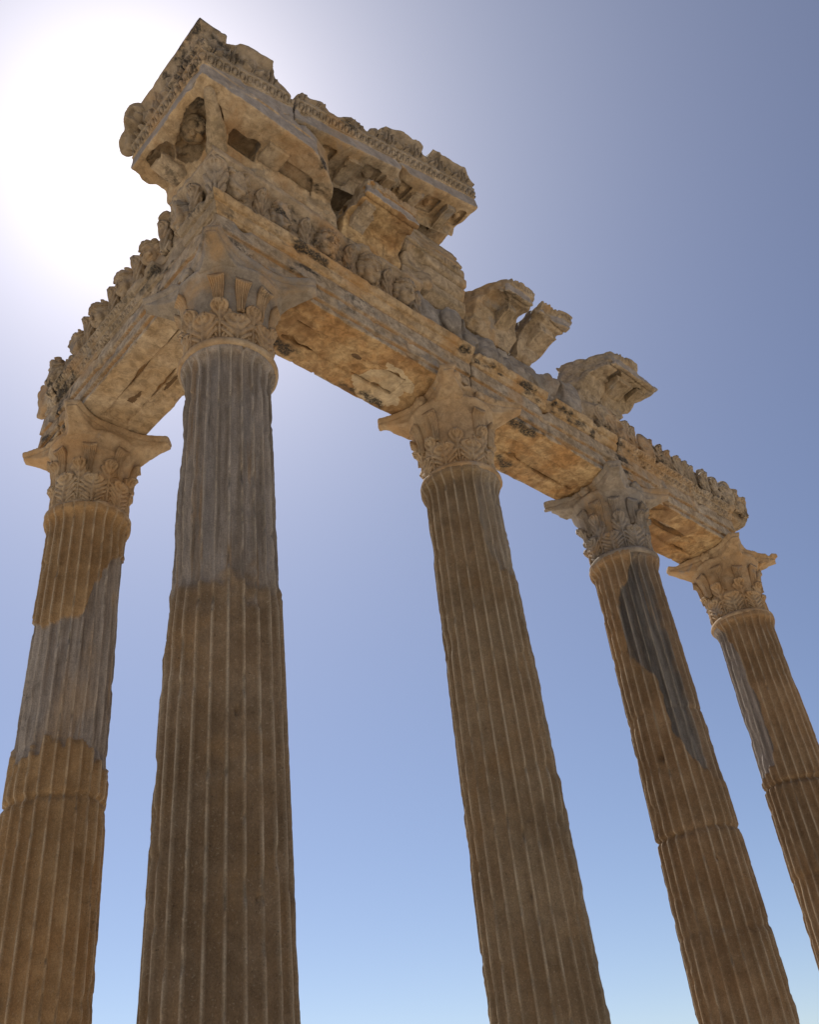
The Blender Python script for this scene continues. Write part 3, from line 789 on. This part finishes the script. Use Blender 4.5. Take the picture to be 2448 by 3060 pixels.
def frieze(label, wing, u0, u1, loc, mat, mod=None, mitre=None, slant=(0, 0), wear=(0.010, 0.006), chip=0.04):
    root = thing('frieze_block', label, 'frieze', loc, 'frieze blocks resting on the architrave')
    def fn(U, D, Z):
        f = PF(D, Z) + 0 * U
        f = smax(f, np.maximum(u0 + slant[0] * (Z - 9.7) - U, U - u1 - slant[1] * (Z - 9.7)), 0.015)
        if mitre: f = np.maximum(f, -D - U - 0.006)
        if mod: f = mod(f, U, D, Z)
        return f
    sculpt('frieze_body', mat, root, (u0 - 0.2, -0.55, 9.40), (u1 + 0.2, 0.70, 10.08), 0.0105, fn, wear, chip, wing, frac_amp=0.014 if mod else 0.0)
    return root
# front, corner to the first crack: sharp heads between acanthus leaves
r = frieze('corner frieze block with crisp carved heads between acanthus leaves on the front', 'front', -0.70, 2.20, (0.9, 0, 9.44), M_FRZ, mitre='front')
head(r, 0.29, 0.495, 9.69, M_FRZ, 0.9, 0.9, 0.1)
head(r, 0.85, 0.505, 9.69, M_FRZ, 0.96, 0.35, -0.15)
head(r, 1.44, 0.505, 9.70, M_FRZ, 0.98, 0.12, 0.05)
head(r, 1.95, 0.505, 9.70, M_FRZ, 0.96, 0.18, 0.0)
head(r, -0.27, 0.50, 9.71, M_FRZ, 1.0, 0.9, 0.0)
for i, (u, H) in enumerate(((0.02, 0.46), (0.57, 0.44), (1.16, 0.47), (1.70, 0.47), (2.13, 0.4))):
    frieze_leaf(r, u, 0.475, 9.46, M_FRZ, H * 0.92, 0.062, seed=i * 3.1)
frieze_leaf(r, 0, 0.475, 9.45, M_FRZ, 0.50, 0.11, wing='corner', seed=77)
frieze_leaf(r, 0.0, 0.46, 9.62, M_FRZ, 0.36, 0.10, wing='corner', seed=78)

def lumps(seed, u0, u1, n, zlo=9.5, zhi=9.9, top=None, lip=True):
    rnd = random.Random(seed)
    L = [(u0 + (u1 - u0) * (i + 0.5) / n + rnd.uniform(-0.05, 0.05), 0.44 + rnd.uniform(-0.03, 0.03), rnd.uniform(zlo, zhi),
          rnd.uniform(0.16, 0.26), rnd.uniform(0.06, 0.11), rnd.uniform(0.17, 0.30)) for i in range(n)]
    def mod(f, U, D, Z):
        if not lip:
            f = smax(f, D - (0.43 + 0.05 * vnoise(U * 2.3, D * 2, Z * 3)), 0.03)
        for (a, d, z, ru, rd, rz) in L:
            f = smin(f, np.maximum(ell(U, D, Z, (a, d, z), (ru, rd, rz)), np.maximum(9.445 - Z, Z - 10.0)), 0.03)
        for k in range(len(L) - 1):
            x = (L[k][0] + L[k + 1][0]) / 2
            f = smax(f, -ell(U, D, Z, (x, 0.58, 9.75), (0.035, 0.13, 0.30)) - 0.02 * vnoise(U * 8, D * 8, Z * 8), 0.012)
        if top is not None:
            f = smax(f, Z - (top + 0.07 * vnoise(U * 3, D * 2, U * 0) + 0.03 * vnoise(U * 11, D * 8, U * 0)), 0.03)
        return f
    return mod
frieze('pale grey frieze block worn to rounded lumps, above the second front column', 'front', 2.23, 3.54, (2.9, 0, 9.44), M_GREY,
       lumps(4, 2.25, 3.5, 4, lip=False, top=9.96), chip=0.10)
frieze('darkest blue grey frieze block, worn smooth, between the loose cornice pieces', 'front', 3.57, 5.06, (4.3, 0, 9.44), M_GREY,
       lumps(9, 3.6, 5.0, 4, zlo=9.55, zhi=9.85, lip=False, top=9.93), wear=(0.03, 0.010), chip=0.12)
r = frieze('frieze block with a broken face and fluted leaves under the large loose cornice piece', 'front', 5.09, 6.36, (5.7, 0, 9.44), M_FRZ,
           lumps(15, 5.2, 6.3, 4, lip=False, top=9.97), slant=(-0.15, -0.35), chip=0.08)
for i, u in enumerate((5.45, 5.78, 6.02, 6.2)): frieze_leaf(r, u, 0.47, 9.50, M_FRZ, 0.38, 0.09, seed=30 + i, worn=0.6)
r = frieze('frieze block of tall curling leaves, left of the end block', 'front', 6.45, 7.76, (7.1, 0, 9.44), M_FRZ,
           lumps(21, 6.5, 7.7, 5, zlo=9.6, zhi=9.8, lip=False, top=9.90), chip=0.09)
for i, u in enumerate((6.62, 6.84, 7.05, 7.27, 7.48, 7.66)): frieze_leaf(r, u, 0.46, 9.50, M_FRZ, 0.36, 0.08, seed=40 + i, worn=0.7)
r = frieze('russet end frieze block hanging past the last column, carved with shell leaves', 'front', 7.80, 9.26, (8.5, 0, 9.44), M_CORN,
           lumps(27, 7.9, 9.1, 4, zlo=9.6, zhi=9.8, lip=False, top=9.92), slant=(0, 0.12), chip=0.09)
for i, u in enumerate((7.98, 8.24, 8.52, 8.80, 9.08)): frieze_leaf(r, u, 0.47, 9.50, M_CORN, 0.37, 0.09, seed=50 + i, worn=0.6)
# left wing
def left_mod(f, U, D, Z):
    cut = np.maximum(0.45 - U, np.maximum(0.455 - D, 9.78 - Z))
    f = smax(f, -cut, 0.04)
    far = np.maximum(0.45 - U, Z - 0) * 0 + np.maximum(0.45 - U, (9.90 + 0.04 * vnoise(U * 4, D * 3, U * 0)) - Z)
    return smax(f, -far, 0.03)
r = frieze('left wing frieze block with worn heads and leaves standing against the glare', 'side', -0.70, 2.77, (0, 1.1, 9.44), M_FRZ, left_mod, mitre='side', chip=0.06)
for i, (y, wn_) in enumerate(((0.14, 0.6), (0.70, 0.45), (1.22, 0.4), (1.77, 0.4), (2.32, 0.9))):
    head(r, y, 0.497, 9.70, M_FRZ, 0.96, wn_, 0.0, 'side')
for i, y in enumerate((-0.14, 0.42, 0.97, 1.50, 2.05)):
    frieze_leaf(r, y, 0.485, 9.47, M_FRZ, 0.44, 0.09, wing='side', seed=60 + i, worn=0.5)
def left_lump(f, U, D, Z):
    f = smax(f, Z - 9.90, 0.02)
    return smin(f, box(U, D, Z, (2.48, 0.45, 9.72), (0.22, 0.12, 0.22), 0.05), 0.05)
r = frieze('broken frieze end of the left wing, worn to bumps past the last crack', 'side', 2.80, 3.34, (0, 3.0, 9.44), M_FRZ,
           lumps(33, 2.8, 3.25, 2, zlo=9.55, zhi=9.75, lip=False, top=9.86), slant=(0, -0.3), chip=0.12)
head(r, 2.86, 0.50, 9.66, M_FRZ, 1.0, 0.95, 0.2, 'side')

# ------------------------------------------------------------------ cornice
RK = 0.315
def rake(U): return 10.678 + RK * U
# profile relative to the underside of the overhang
SLAB = [(0.44, -0.42), (0.46, -0.30), (0.50, -0.16), (0.54, -0.05), (0.56, 0.0), (0.93, 0.0), (0.962, 0.012), (0.955, 0.10), (0.950, 0.195), (0.965, 0.21),
        (0.965, 0.325), (-0.30, 0.325), (-0.30, -0.42)]
GUT = [(0.967, 0.20), (0.985, 0.235), (0.995, 0.315), (1.004, 0.33), (1.000, 0.40), (0.998, 0.50), (1.015, 0.58), (1.05, 0.64), (1.075, 0.66), (1.075, 0.70),
       (0.55, 0.66), (0.30, 0.32), (0.30, 0.20)]
PS = Profile(SLAB); PG = Profile(GUT)
PSflat = Profile([(0.42, -0.44), (0.44, -0.36), (0.49, -0.20), (0.54, -0.06), (0.56, 0.0), (0.93, 0.0), (0.962, 0.012), (0.955, 0.10), (0.950, 0.195), (0.965, 0.21),
        (0.965, 0.325), (-0.30, 0.325), (-0.30, -0.44)])
def palm(U, V, per, amp, top=None):
    """fans of petals and curling tendrils, carved in relief; V = height above the bottom of the gutter face"""
    k = np.floor(U / per); u = (U / per - k - 0.5) * per
    odd = (np.mod(k, 2) == 0)
    v = V - 0.02
    r = np.sqrt(u * u + v * v); a = np.arctan2(u, np.maximum(v, 1e-4))
    fan = np.where((r > 0.035) & (r < 0.225 - 0.03 * np.cos(a * 3)) & (np.abs(a) < 1.25) & (v > 0), np.cos(a * 7.5), -0.4)
    bud = np.where((np.abs(u) < 0.075 * np.sin(np.clip(v / 0.24, 0, 1) * math.pi) + 0.004), np.cos(u * 120), -0.4)
    g = np.where(odd, fan, bud)
    fade = sstep(0.30, 0.22, V) if top is None else sstep(top, top - 0.07, V) * sstep(0.30, 0.24, V)
    return -amp * g * (V > 0.0) * fade

def geison_bits(parent, u, d, w, L, z, mat, wing='front', drop=0.12, slope=0.0, name='modillion'):
    """a bracket hanging from the soffit at height z(u)"""
    def fn(U, D, Z):
        zz = Z - slope * (U - u)
        t = np.clip((D - (d - L)) / (2 * L), 0, 1)
        bot = z - drop * (1.15 - 0.45 * t + 0.10 * np.sin(t * math.pi * 2))
        f = np.maximum(np.abs(U - u) - w, np.abs(D - d) - L)
        f = smax(f, np.maximum(bot - zz, zz - z - 0.03), 0.012)
        return f + 0.014 * np.exp(-((np.abs(U - u) - w * 0.72) / 0.012) ** 2) * (zz < z)
    return sculpt(name, mat, parent, (u - w - 0.06, d - L - 0.06, z - 0.35), (u + w + 0.06, d + L + 0.06, z + 0.16), 0.010, fn, (0.010, 0.006), 0.05, wing)

# corner block: flat soffit, side gutter and the start of the raking gutter
def brk_x(D):
    return np.interp(D.ravel(), [-0.4, 0.2, 0.4, 0.60, 0.8, 0.92, 1.0, 1.1], [1.25, 1.15, 1.05, 0.92, 0.71, 0.50, 0.30, 0.05]).reshape(D.shape)
root = thing('corner_cornice_block', 'big corner cornice block leaning out over the nearest column, with coffers and a carved gutter', 'cornice', (-0.3, -0.3, 9.99))
Z0 = 10.385
COF = [((-0.69, -0.54, 10.42), (0.18, 0.25, 0.15)), ((-0.79, 0.06, 10.40), (0.11, 0.17, 0.12)), ((-0.58, -0.25, 10.43), (0.17, 0.26, 0.13))]
def corner_common(X, Y, Z):
    a = -X; b = -Y
    d = np.maximum(a, b)
    front = b > a
    rk_ = RK * np.maximum(0, X + 0.93)
    zr = Z - Z0 - np.where(front, rk_, 0)
    return d, front, rk_, zr
def corner_clip(f, X, Y, Z, endy=0.42):
    f = smax(f, Y - (endy - 0.01 + 0.035 * vnoise(X * 5, Y * 0, Z * 5) + 0.02 * vnoise(X * 15, Y * 0, Z * 15)), 0.01)
    D = np.broadcast_to(-Y, (1, Y.shape[1], 1))
    bx = brk_x(np.asarray(D)) - 0.10 * (Z - 10.42)
    f = smax(f, (X - bx - 0.05 * vnoise(X * 0, Y * 4, Z * 4) - 0.02 * vnoise(X * 0, Y * 14, Z * 14)) * 0.75, 0.05)
    # the right part stops under the raking block
    lid = np.maximum(0.14 - X, (rake(X) - 0.025) - Z)
    f = smax(f, -lid, 0.03)
    # keep an L in plan
    f = np.maximum(f, np.minimum(Y - 0.30, X - 0.30 + 0 * Y))
    return f
def fslab(X, Y, Z):
    d, front, rk_, zr = corner_common(X, Y, Z)
    flat = PSflat(d, Z - Z0)
    up = PS(d, zr)
    wedge = np.maximum(np.maximum(d - 0.925, Z0 - Z), Z - (Z0 + np.where(front, rk_, 0) + 0.05))
    f = np.minimum(np.minimum(flat, wedge), np.where(front, up, flat))
    f = np.maximum(f, Z - (Z0 + 0.325 + np.where(front, rk_, 0)))
    e = eggs(np.where(front, X, Y), zr, 0.205, 0.318, 0.085, 0.02)
    f = corner_clip(f, X, Y, Z)
    for c, rr in COF:
        f = smax(f, -(ell(X, Y, Z, c, rr) + 0.035 * vnoise(X * 9, Y * 9, Z * 9) + 0.015 * vnoise(X * 27, Y * 27, Z * 27)), 0.012)
    # front coffers
    f = smax(f, -box(X, Y, Z, (-0.23, -0.53, 10.42), (0.165, 0.125, 0.13), 0.02) - 0.02 * vnoise(X * 13, Y * 13, Z * 13) * (Y < -0.55), 0.012)
    f = smax(f, -smax(box(X, Y, Z, (0.44, -0.47, 10.40), (0.22, 0.20, 0.035), 0.03), (X + 0.55 * -Y) - 0.95, 0.03), 0.015)
    return f
def cstain(cc, nn):
    m = np.where((nn[:, 2] < -0.3) & (cc[:, 2] < 10.75), 1, 0)
    dd = np.maximum(-cc[:, 0], -cc[:, 1]); zz = cc[:, 2] - Z0 - RK * np.maximum(0, cc[:, 0] + 0.93) * (-cc[:, 1] > -cc[:, 0])
    m = np.where((dd > 0.93) & (zz < 0.19) & (nn[:, 2] > -0.5), 3, m)
    q = np.zeros(len(cc))
    for c, rr in COF:
        q = np.maximum(q, (np.sqrt((((cc - np.array(c)) / np.array(rr)) ** 2).sum(1)) < 1.10) & (cc[:, 2] > 10.44))
    return np.where(q > 0, 0, m)
sculpt('soffit_slab', [M_CORN, M_SOFFP, M_HOLE, M_BAND], root, (-1.06, -1.06, 9.94), (1.30, 0.66, 11.25), 0.0095, fslab, (0.008, 0.005), 0.035, 'world', cstain, frac_amp=0.003, clean=True)
def fgut(X, Y, Z):
    d, front, rk_, zr = corner_common(X, Y, Z)
    f = PG(d, zr)
    u = np.where(front, X, Y)
    top = np.interp(X.ravel(), [-1.2, -0.78, -0.74, -0.5, -0.2, -0.12, 0.0, 0.1, 0.3], [0.72, 0.72, 0.62, 0.70, 0.68, 0.50, 0.42, 0.30, 0.1]).reshape(X.shape)
    f = f + np.where(d > 0.9, eggs(u + 0.02, zr, 0.205, 0.318, 0.090, 0.036) + palm(u + 0.05, zr - 0.345, 0.235, 0.034, np.where(front, top - 0.345, 0.5)), 0)
    f = smax(f, Y - (0.40 + 0.08 * vnoise(X * 5, Y * 0, Z * 5)), 0.03)
    f = smax(f, np.where(front, zr - top - 0.014 * vnoise(X * 6, Y * 6, X * 0) - 0.008 * vnoise(X * 17, Y * 15, X * 0), -1), 0.008)
    f = smax(f, X - 0.13 - 0.05 * vnoise(X * 0, Y * 6, Z * 6), 0.03)
    f = np.maximum(f, np.minimum(Y - 0.30, X - 0.30 + 0 * Y))
    return f
sculpt('gutter', M_SIMA, root, (-1.20, -1.20, 10.52), (0.24, 0.56, 11.50), 0.0072, fgut, (0.006, 0.003), 0.02, 'world')
# worn lion head waterspout at the far end of the side gutter
def flion(X, Y, Z):
    f = ell(X, Y, Z, (-1.04, 0.22, 11.02), (0.12, 0.16, 0.16))
    f = smin(f, ell(X, Y, Z, (-1.10, 0.20, 10.92), (0.08, 0.09, 0.08)), 0.03)
    f = smin(f, ell(X, Y, Z, (-0.99, 0.42, 10.90), (0.09, 0.14, 0.18)), 0.06)
    f = smax(f, -ell(X, Y, Z, (-1.15, 0.13, 10.97), (0.06, 0.06, 0.045)), 0.015)
    an = np.arctan2(Z - 10.98, Y - 0.26); rr = np.sqrt((Z - 10.98) ** 2 + (Y - 0.26) ** 2)
    return f + 0.014 * np.sin(an * 12) * sstep(0.09, 0.14, rr) + 0.010 * np.sin(Y * 75 + Z * 60) * sstep(0.34, 0.42, Y)
sculpt('lion_spout', M_SIMA, root, (-1.27, 0.02, 10.52), (-0.84, 0.74, 11.22), 0.009, flion, (0.018, 0.012), 0.05, 'world')
# corner console running diagonally under the soffit
def fcon(X, Y, Z):
    f = capsule(X, Y, Z, (-0.80, -0.84, 10.40), (-0.55, -0.56, 10.36), 0.055, 0.09)
    f = smin(f, capsule(X, Y, Z, (-0.55, -0.56, 10.36), (-0.44, -0.42, 10.26), 0.09, 0.12), 0.05)
    return np.maximum(f, Z - 10.46)
sculpt('console', M_CORN, root, (-0.98, -1.0, 10.08), (-0.26, -0.24, 10.50), 0.0105, fcon, (0.02, 0.008), 0.04, 'world')
def fros(X, Y, Z):
    cx, cy, cz = -0.66, -0.32, 10.50
    f = ell(X, Y, Z, (cx, cy, cz + 0.03), (0.17, 0.17, 0.05))
    for k in range(5):
        a = k * 1.2566 + 0.3
        f = smin(f, ell(X, Y, Z, (cx + 0.075 * math.cos(a), cy + 0.075 * math.sin(a), cz - 0.01), (0.058, 0.058, 0.032)), 0.004)
    return smin(f, ell(X, Y, Z, (cx, cy, cz - 0.03), (0.03, 0.03, 0.03)), 0.004)
sculpt('rosette', M_CORN, root, (-0.88, -0.54, 10.34), (-0.44, -0.10, 10.56), 0.0075, fros, (0.006, 0.004), 0.02, 'world')
def fmod(X, Y, Z):
    t = np.clip((-X - 0.42) / 0.42, 0, 1)
    f = np.maximum(np.abs(X + 0.62) - 0.21, np.abs(Y - 0.12) - 0.12)
    return smax(f, np.maximum(10.25 + 0.09 * t - Z, Z - 10.42), 0.03)
sculpt('modillion', M_CORN, root, (-0.90, -0.06, 10.18), (-0.34, 0.30, 10.48), 0.0105, fmod, (0.02, 0.008), 0.05, 'world')
def fmod2(X, Y, Z):
    f = np.maximum(np.abs(X - 0.085) - 0.125, np.abs(Y + 0.58) - 0.19)
    return smax(f, np.maximum(10.325 - Z, Z - 10.42), 0.02)
sculpt('modillion', M_CORN, root, (-0.10, -0.85, 10.27), (0.27, -0.32, 10.48), 0.0105, fmod2, (0.012, 0.006), 0.03, 'world')

# raking cornice blocks of the pediment
def crack(U, Z): return 1.86 - 0.98 * (Z - rake(U))
def raking(label, side, loc, u0, u1):
    root = thing('raking_cornice_block', label, 'cornice', loc, 'raking cornice blocks of the pediment')
    def clip(f, U, D, Z, gut=False):
        wob = 0.035 * vnoise(U * 4, D * 4, Z * 4) + 0.012 * vnoise(U * 15, D * 15, Z * 15)
        if side == 'left':
            f = smax(f, (U - crack(U, Z) + 0.012 + wob) * 0.72, 0.02)
            D1 = np.asarray(np.broadcast_to(D, (1, D.shape[1], 1)))
            f = smax(f, (0.16 - U) * 1.0 + 0.03 * vnoise(U * 0, D * 5, Z * 5), 0.02)
        else:
            f = smax(f, (crack(U, Z) + 0.012 + wob - U) * 0.72, 0.02)
            f = smax(f, U - (3.04 + 0.03 * vnoise(U * 0, D * 7, Z * 7) - 0.06 * np.clip(Z - rake(U) - 0.45, 0, 1)), 0.02)
        return f
    def fs(U, D, Z):
        zr = Z - rake(U)
        f = PS(D, zr)
        f = clip(f, U, D, Z)
        f = np.maximum(f, np.where(D < 0.50, -0.02 - zr, -1))     # flat bed behind the overhang
        for a in ((0.62, 0.84), (1.24, 1.52), (1.82, 2.02), (2.24, 2.52), (2.84, 3.0)):
            f = smax(f, -(box(U, D, zr, ((a[0] + a[1]) / 2, 0.71, 0.0), ((a[1] - a[0]) * 0.46, 0.12, 0.06), 0.02) + 0.012 * vnoise(U * 14, D * 14, Z * 14)), 0.010)
            f = smin(f, ell(U, D, zr, ((a[0] + a[1]) / 2, 0.71, 0.06), (0.06, 0.06, 0.05)) + 0.012 * vnoise(U * 30, D * 30, Z * 30), 0.01)
        if side == 'left': f = smax(f, -ell(U, D, zr, (1.95, 0.93, 0.03), (0.25, 0.12, 0.10)), 0.04)
        return f
    def st(cc, nn):
        m = np.where((nn[:, 2] < -0.4) & (fbm(cc[:, 0], cc[:, 1], cc[:, 2], 2.0, 3, 4.0) > -0.25), 1, 0)
        return np.where((cc[:, 1] > 0.92) & (cc[:, 2] - rake(cc[:, 0]) < 0.19) & (nn[:, 2] > -0.5), 2, m)
    zlo = rake(u0) - 0.10; zhi = rake(u1) + 0.40
    sculpt('soffit_slab', [M_CORN, M_SOFFP if side == 'right' else M_CORN, M_BAND], root, (u0, -0.34, zlo), (u1, 1.06, zhi), 0.0105, fs, (0.009, 0.005), 0.04, 'front', st, frac_amp=0.003)
    def fg(U, D, Z):
        zr = Z - rake(U)
        f = PG(D, zr)
        tp = np.interp(U.ravel(), [0.0, 0.16, 0.24, 0.34, 0.52, 0.60, 0.72, 0.93, 1.10, 1.19, 1.22, 1.44, 2.08, 2.10, 2.16, 2.24, 2.86, 2.95, 3.05],
                       [0.30, 0.42, 0.52, 0.46, 0.52, 0.40, 0.38, 0.52, 0.47, 0.42, 0.50, 0.64, 0.65, 0.52, 0.52, 0.66, 0.64, 0.55, 0.45]).reshape(U.shape)
        f = f + np.where(D > 0.9, eggs(U, zr, 0.205, 0.318, 0.090, 0.036) + palm(U + 0.1, zr - 0.345, 0.215, 0.034, tp - 0.345), 0)
        f = smax(f, zr - tp - 0.014 * vnoise(U * 6, D * 6, U * 0) - 0.008 * vnoise(U * 17, D * 14, U * 0), 0.008)
        return clip(f, U, D, Z, True)
    sculpt('gutter', M_SIMA, root, (u0, 0.26, rake(u0) + 0.14), (u1, 1.12, rake(u1) + 0.76), 0.0082, fg, (0.006, 0.003), 0.025, 'front')
    return root
r = raking('left raking cornice block, its gutter broken jagged, tucked behind the corner block', 'left', (1.0, 0, 10.9), 0.06, 2.10)
for u in (1.08, 1.66): geison_bits(r, u, 0.64, 0.095, 0.20, rake(u), M_CORN, drop=0.10, slope=RK)
r = raking('right raking cornice block, topmost, with crisp palmettes cut along its gutter', 'right', (2.4, 0, 11.4), 1.10, 3.12)
for u in (2.13, 2.70): geison_bits(r, u, 0.63, 0.085, 0.20, rake(u), M_CORN, drop=0.11, slope=RK)

# pediment wall behind the loose pieces
TYM = [(0.40, 9.99), (0.50, 10.10), (0.515, 10.27), (0.575, 10.417), (0.61, 10.60), (0.615, 10.70), (0.55, 10.92), (0.50, 11.10), (0.44, 11.25), (0.36, 11.36), (0.30, 11.42), (-0.30, 11.42), (-0.30, 9.99)]
PT = Profile(TYM)
root = thing('pediment_block', 'upright pediment block with a rounded moulded right end beneath the raking cornice', 'pediment block', (2.4, 0, 9.99))
def ftym(U, D, Z):
    f = PT(D, Z) + 0 * U
    f = smax(f, np.maximum(1.98 - U, U - (3.02 + 0.02 * vnoise(U * 0, D * 6, Z * 6))), 0.03)
    f = np.maximum(f, Z - (rake(U) - 0.045))
    u = (U / 0.055) % 1.0 - 0.5
    f = f + np.where((np.abs(Z - 10.68) < 0.045) & (D > 0.3) & (U > 2.6), 0.022 * np.exp(-((np.abs(u) - 0.42) / 0.12) ** 2), 0)
    f = f + np.where((D > 0.3), 0.07 * np.exp(-((Z - 10.44) / 0.022) ** 2) + 0.06 * np.exp(-((Z - 10.79) / 0.020) ** 2) + 0.06 * np.exp(-((Z - 10.60) / 0.018) ** 2) + 0.05 * np.exp(-((Z - 11.02) / 0.025) ** 2) + 0.04 * np.exp(-((Z - 10.25) / 0.018) ** 2), 0)
    f = smax(f, -(ell(U, D, Z, (2.18, 0.64, 10.40), (0.17, 0.15, 0.18)) + 0.03 * vnoise(U * 9, D * 9, Z * 9)), 0.02)
    f = smin(f, ell(U, D, Z, (2.30, 0.50, 10.12), (0.12, 0.12, 0.14)) + 0.03 * vnoise(U * 8, D * 8, Z * 8), 0.03)
    return f
sculpt('wall_face', M_CORN, root, (1.9, -0.34, 9.96), (3.12, 0.75, 11.60), 0.0115, ftym, (0.007, 0.005), 0.035, 'front', frac_amp=0.004)
root = thing('pediment_block', 'dark pediment block in shadow behind the loose bracketed cornice piece', 'pediment block', (1.5, 0, 9.99))
def ftym2(U, D, Z):
    f = np.maximum(np.maximum(1.26 - U, U - 1.95), np.maximum(np.maximum(D - 0.14, -0.30 - D), 9.99 - Z)) 
    return smax(f, Z - (rake(U) - 0.05), 0.01)
sculpt('wall_face', M_CORN, root, (1.2, -0.34, 9.96), (2.02, 0.25, 11.30), 0.014, ftym2, (0.016, 0.007), 0.06, 'front')

# loose pieces of the level cornice left on the frieze
GEI = [(0.40, 9.992), (0.44, 10.06), (0.48, 10.20), (0.53, 10.34), (0.55, 10.41), (0.885, 10.41), (0.912, 10.42), (0.905, 10.50), (0.900, 10.555),
       (0.918, 10.57), (0.930, 10.60), (0.935, 10.675), (0.30, 10.70), (0.17, 10.69), (0.17, 9.992)]
PGE = Profile(GEI)
def geison(label, u0, u1, loc, fr, mods=(), cutters=(), frac=None, eggz=True, mat=None, slab=True, dy=0.0):
    root = thing('loose_cornice_block', label, 'cornice', loc, 'loose cornice pieces left on the frieze')
    def fn(U, D, Z):
        f = PGE(D, Z) + 0 * U
        a = u0 + fr[0] * (0.9 - D) + fr[2] * (Z - 10.5); b = u1 + fr[1] * (0.9 - D) + fr[3] * (Z - 10.5)
        w0 = 0.03 * vnoise(U * 3, D * 5, Z * 5) + 0.012 * vnoise(U * 3, D * 16, Z * 16)
        f = smax(f, np.maximum(a - U, U - b) * 0.85 + w0, 0.010)
        if eggz: 
            u = (U / 0.06) % 1.0 - 0.5
            f = f + np.where((Z > 10.585) & (Z < 10.672) & (D > 0.8), 0.013 * np.exp(-((np.abs(u) - 0.40) / 0.13) ** 2), 0)
        for c, rr in cutters: f = smax(f, -(ell(U, D, Z, c, rr) + 0.025 * vnoise(U * 9, D * 9, Z * 9)), 0.012)
        f = f + np.where((D > 0.5) & (D < 0.86) & (Z < 10.5), 0.022 * np.exp(-((D - 0.835) / 0.012) ** 2), 0)
        if frac: f = frac(f, U, D, Z)
        return f
    lo_u = min(u0, u0 + fr[0] * 0.75) - 0.3; hi_u = max(u1, u1 + fr[1] * 0.75) + 0.3
    def st(cc, nn): return np.where((nn[:, 2] < -0.45) | ((cc[:, 2] < 10.43) & (cc[:, 1] < 0.88) & (cc[:, 1] > 0.3)), 1, np.where((cc[:, 1] > 0.86) & (cc[:, 2] < 10.56), 2, 0))
    sculpt('cornice_slab', [mat or M_CORN, M_SOFF if slab else (mat or M_CORN), M_BAND], root, (lo_u, 0.12, 9.95), (hi_u, 1.02, 10.76), 0.0098, fn, (0.010, 0.006), 0.06, 'front', st, frac_amp=0.013, clean=True)
    for (u, d, ww, L, drop) in mods: geison_bits(root, u, d, ww, L, 10.41, mat or M_CORN, drop=drop)
    return root
geison('loose cornice piece with an orange flat underside and cushion brackets, below the raking cornice', 1.15, 1.90, (1.5, -0.5, 9.99),
       (0.02, 0.06, 0.10, 0.05), mods=[(1.29, 0.58, 0.10, 0.13, 0.13), (1.27, 0.74, 0.07, 0.07, 0.08)])
geison('loose cracked cornice piece, left of a touching pair on the grey frieze', 3.44, 3.93, (3.6, -0.5, 9.99),
       (-0.55, 0.10, 0.2, 0.2), mods=[(3.66, 0.58, 0.11, 0.17, 0.16)], cutters=[((3.40, 0.68, 10.38), (0.17, 0.14, 0.13)), ((3.86, 0.70, 10.38), (0.09, 0.13, 0.10))], slab=False)
geison('loose cornice piece with a toothed top edge, right of a touching pair', 4.02, 4.57, (4.3, -0.5, 9.99),
       (0.10, -0.12, 0.2, 0.45), mods=[(4.30, 0.58, 0.15, 0.18, 0.17)], cutters=[((4.10, 0.70, 10.36), (0.07, 0.18, 0.10))], slab=False)
def dfrac(f, U, D, Z):
    k = np.maximum(6.12 - U, 10.545 + 0.02 * vnoise(U * 8, D * 8, Z * 0) - Z)
    f = smax(f, -k, 0.02)
    cr = np.abs((U - 6.12) + 0.9 * (0.85 - D) * 1.2 + 0.05 * vnoise(U * 6, D * 6, Z * 3)) - 0.008
    f = smax(f, -np.maximum(cr, 0.40 - D), 0.008)
    return f
geison('largest loose cornice piece, cracked across, over the carved frieze near the right end', 5.56, 6.62, (5.9, -0.5, 9.99),
       (-0.55, -0.25, 0.15, 0.75), mods=[(5.92, 0.60, 0.16, 0.17, 0.12), (6.28, 0.60, 0.08, 0.18, 0.10)],
       cutters=[((5.74, 0.70, 10.42), (0.10, 0.11, 0.06)), ((6.24, 0.66, 10.40), (0.10, 0.13, 0.06))], frac=dfrac, slab=False)
print('objects', len(bpy.data.objects), 'faces', sum(len(m.polygons) for m in bpy.data.meshes))
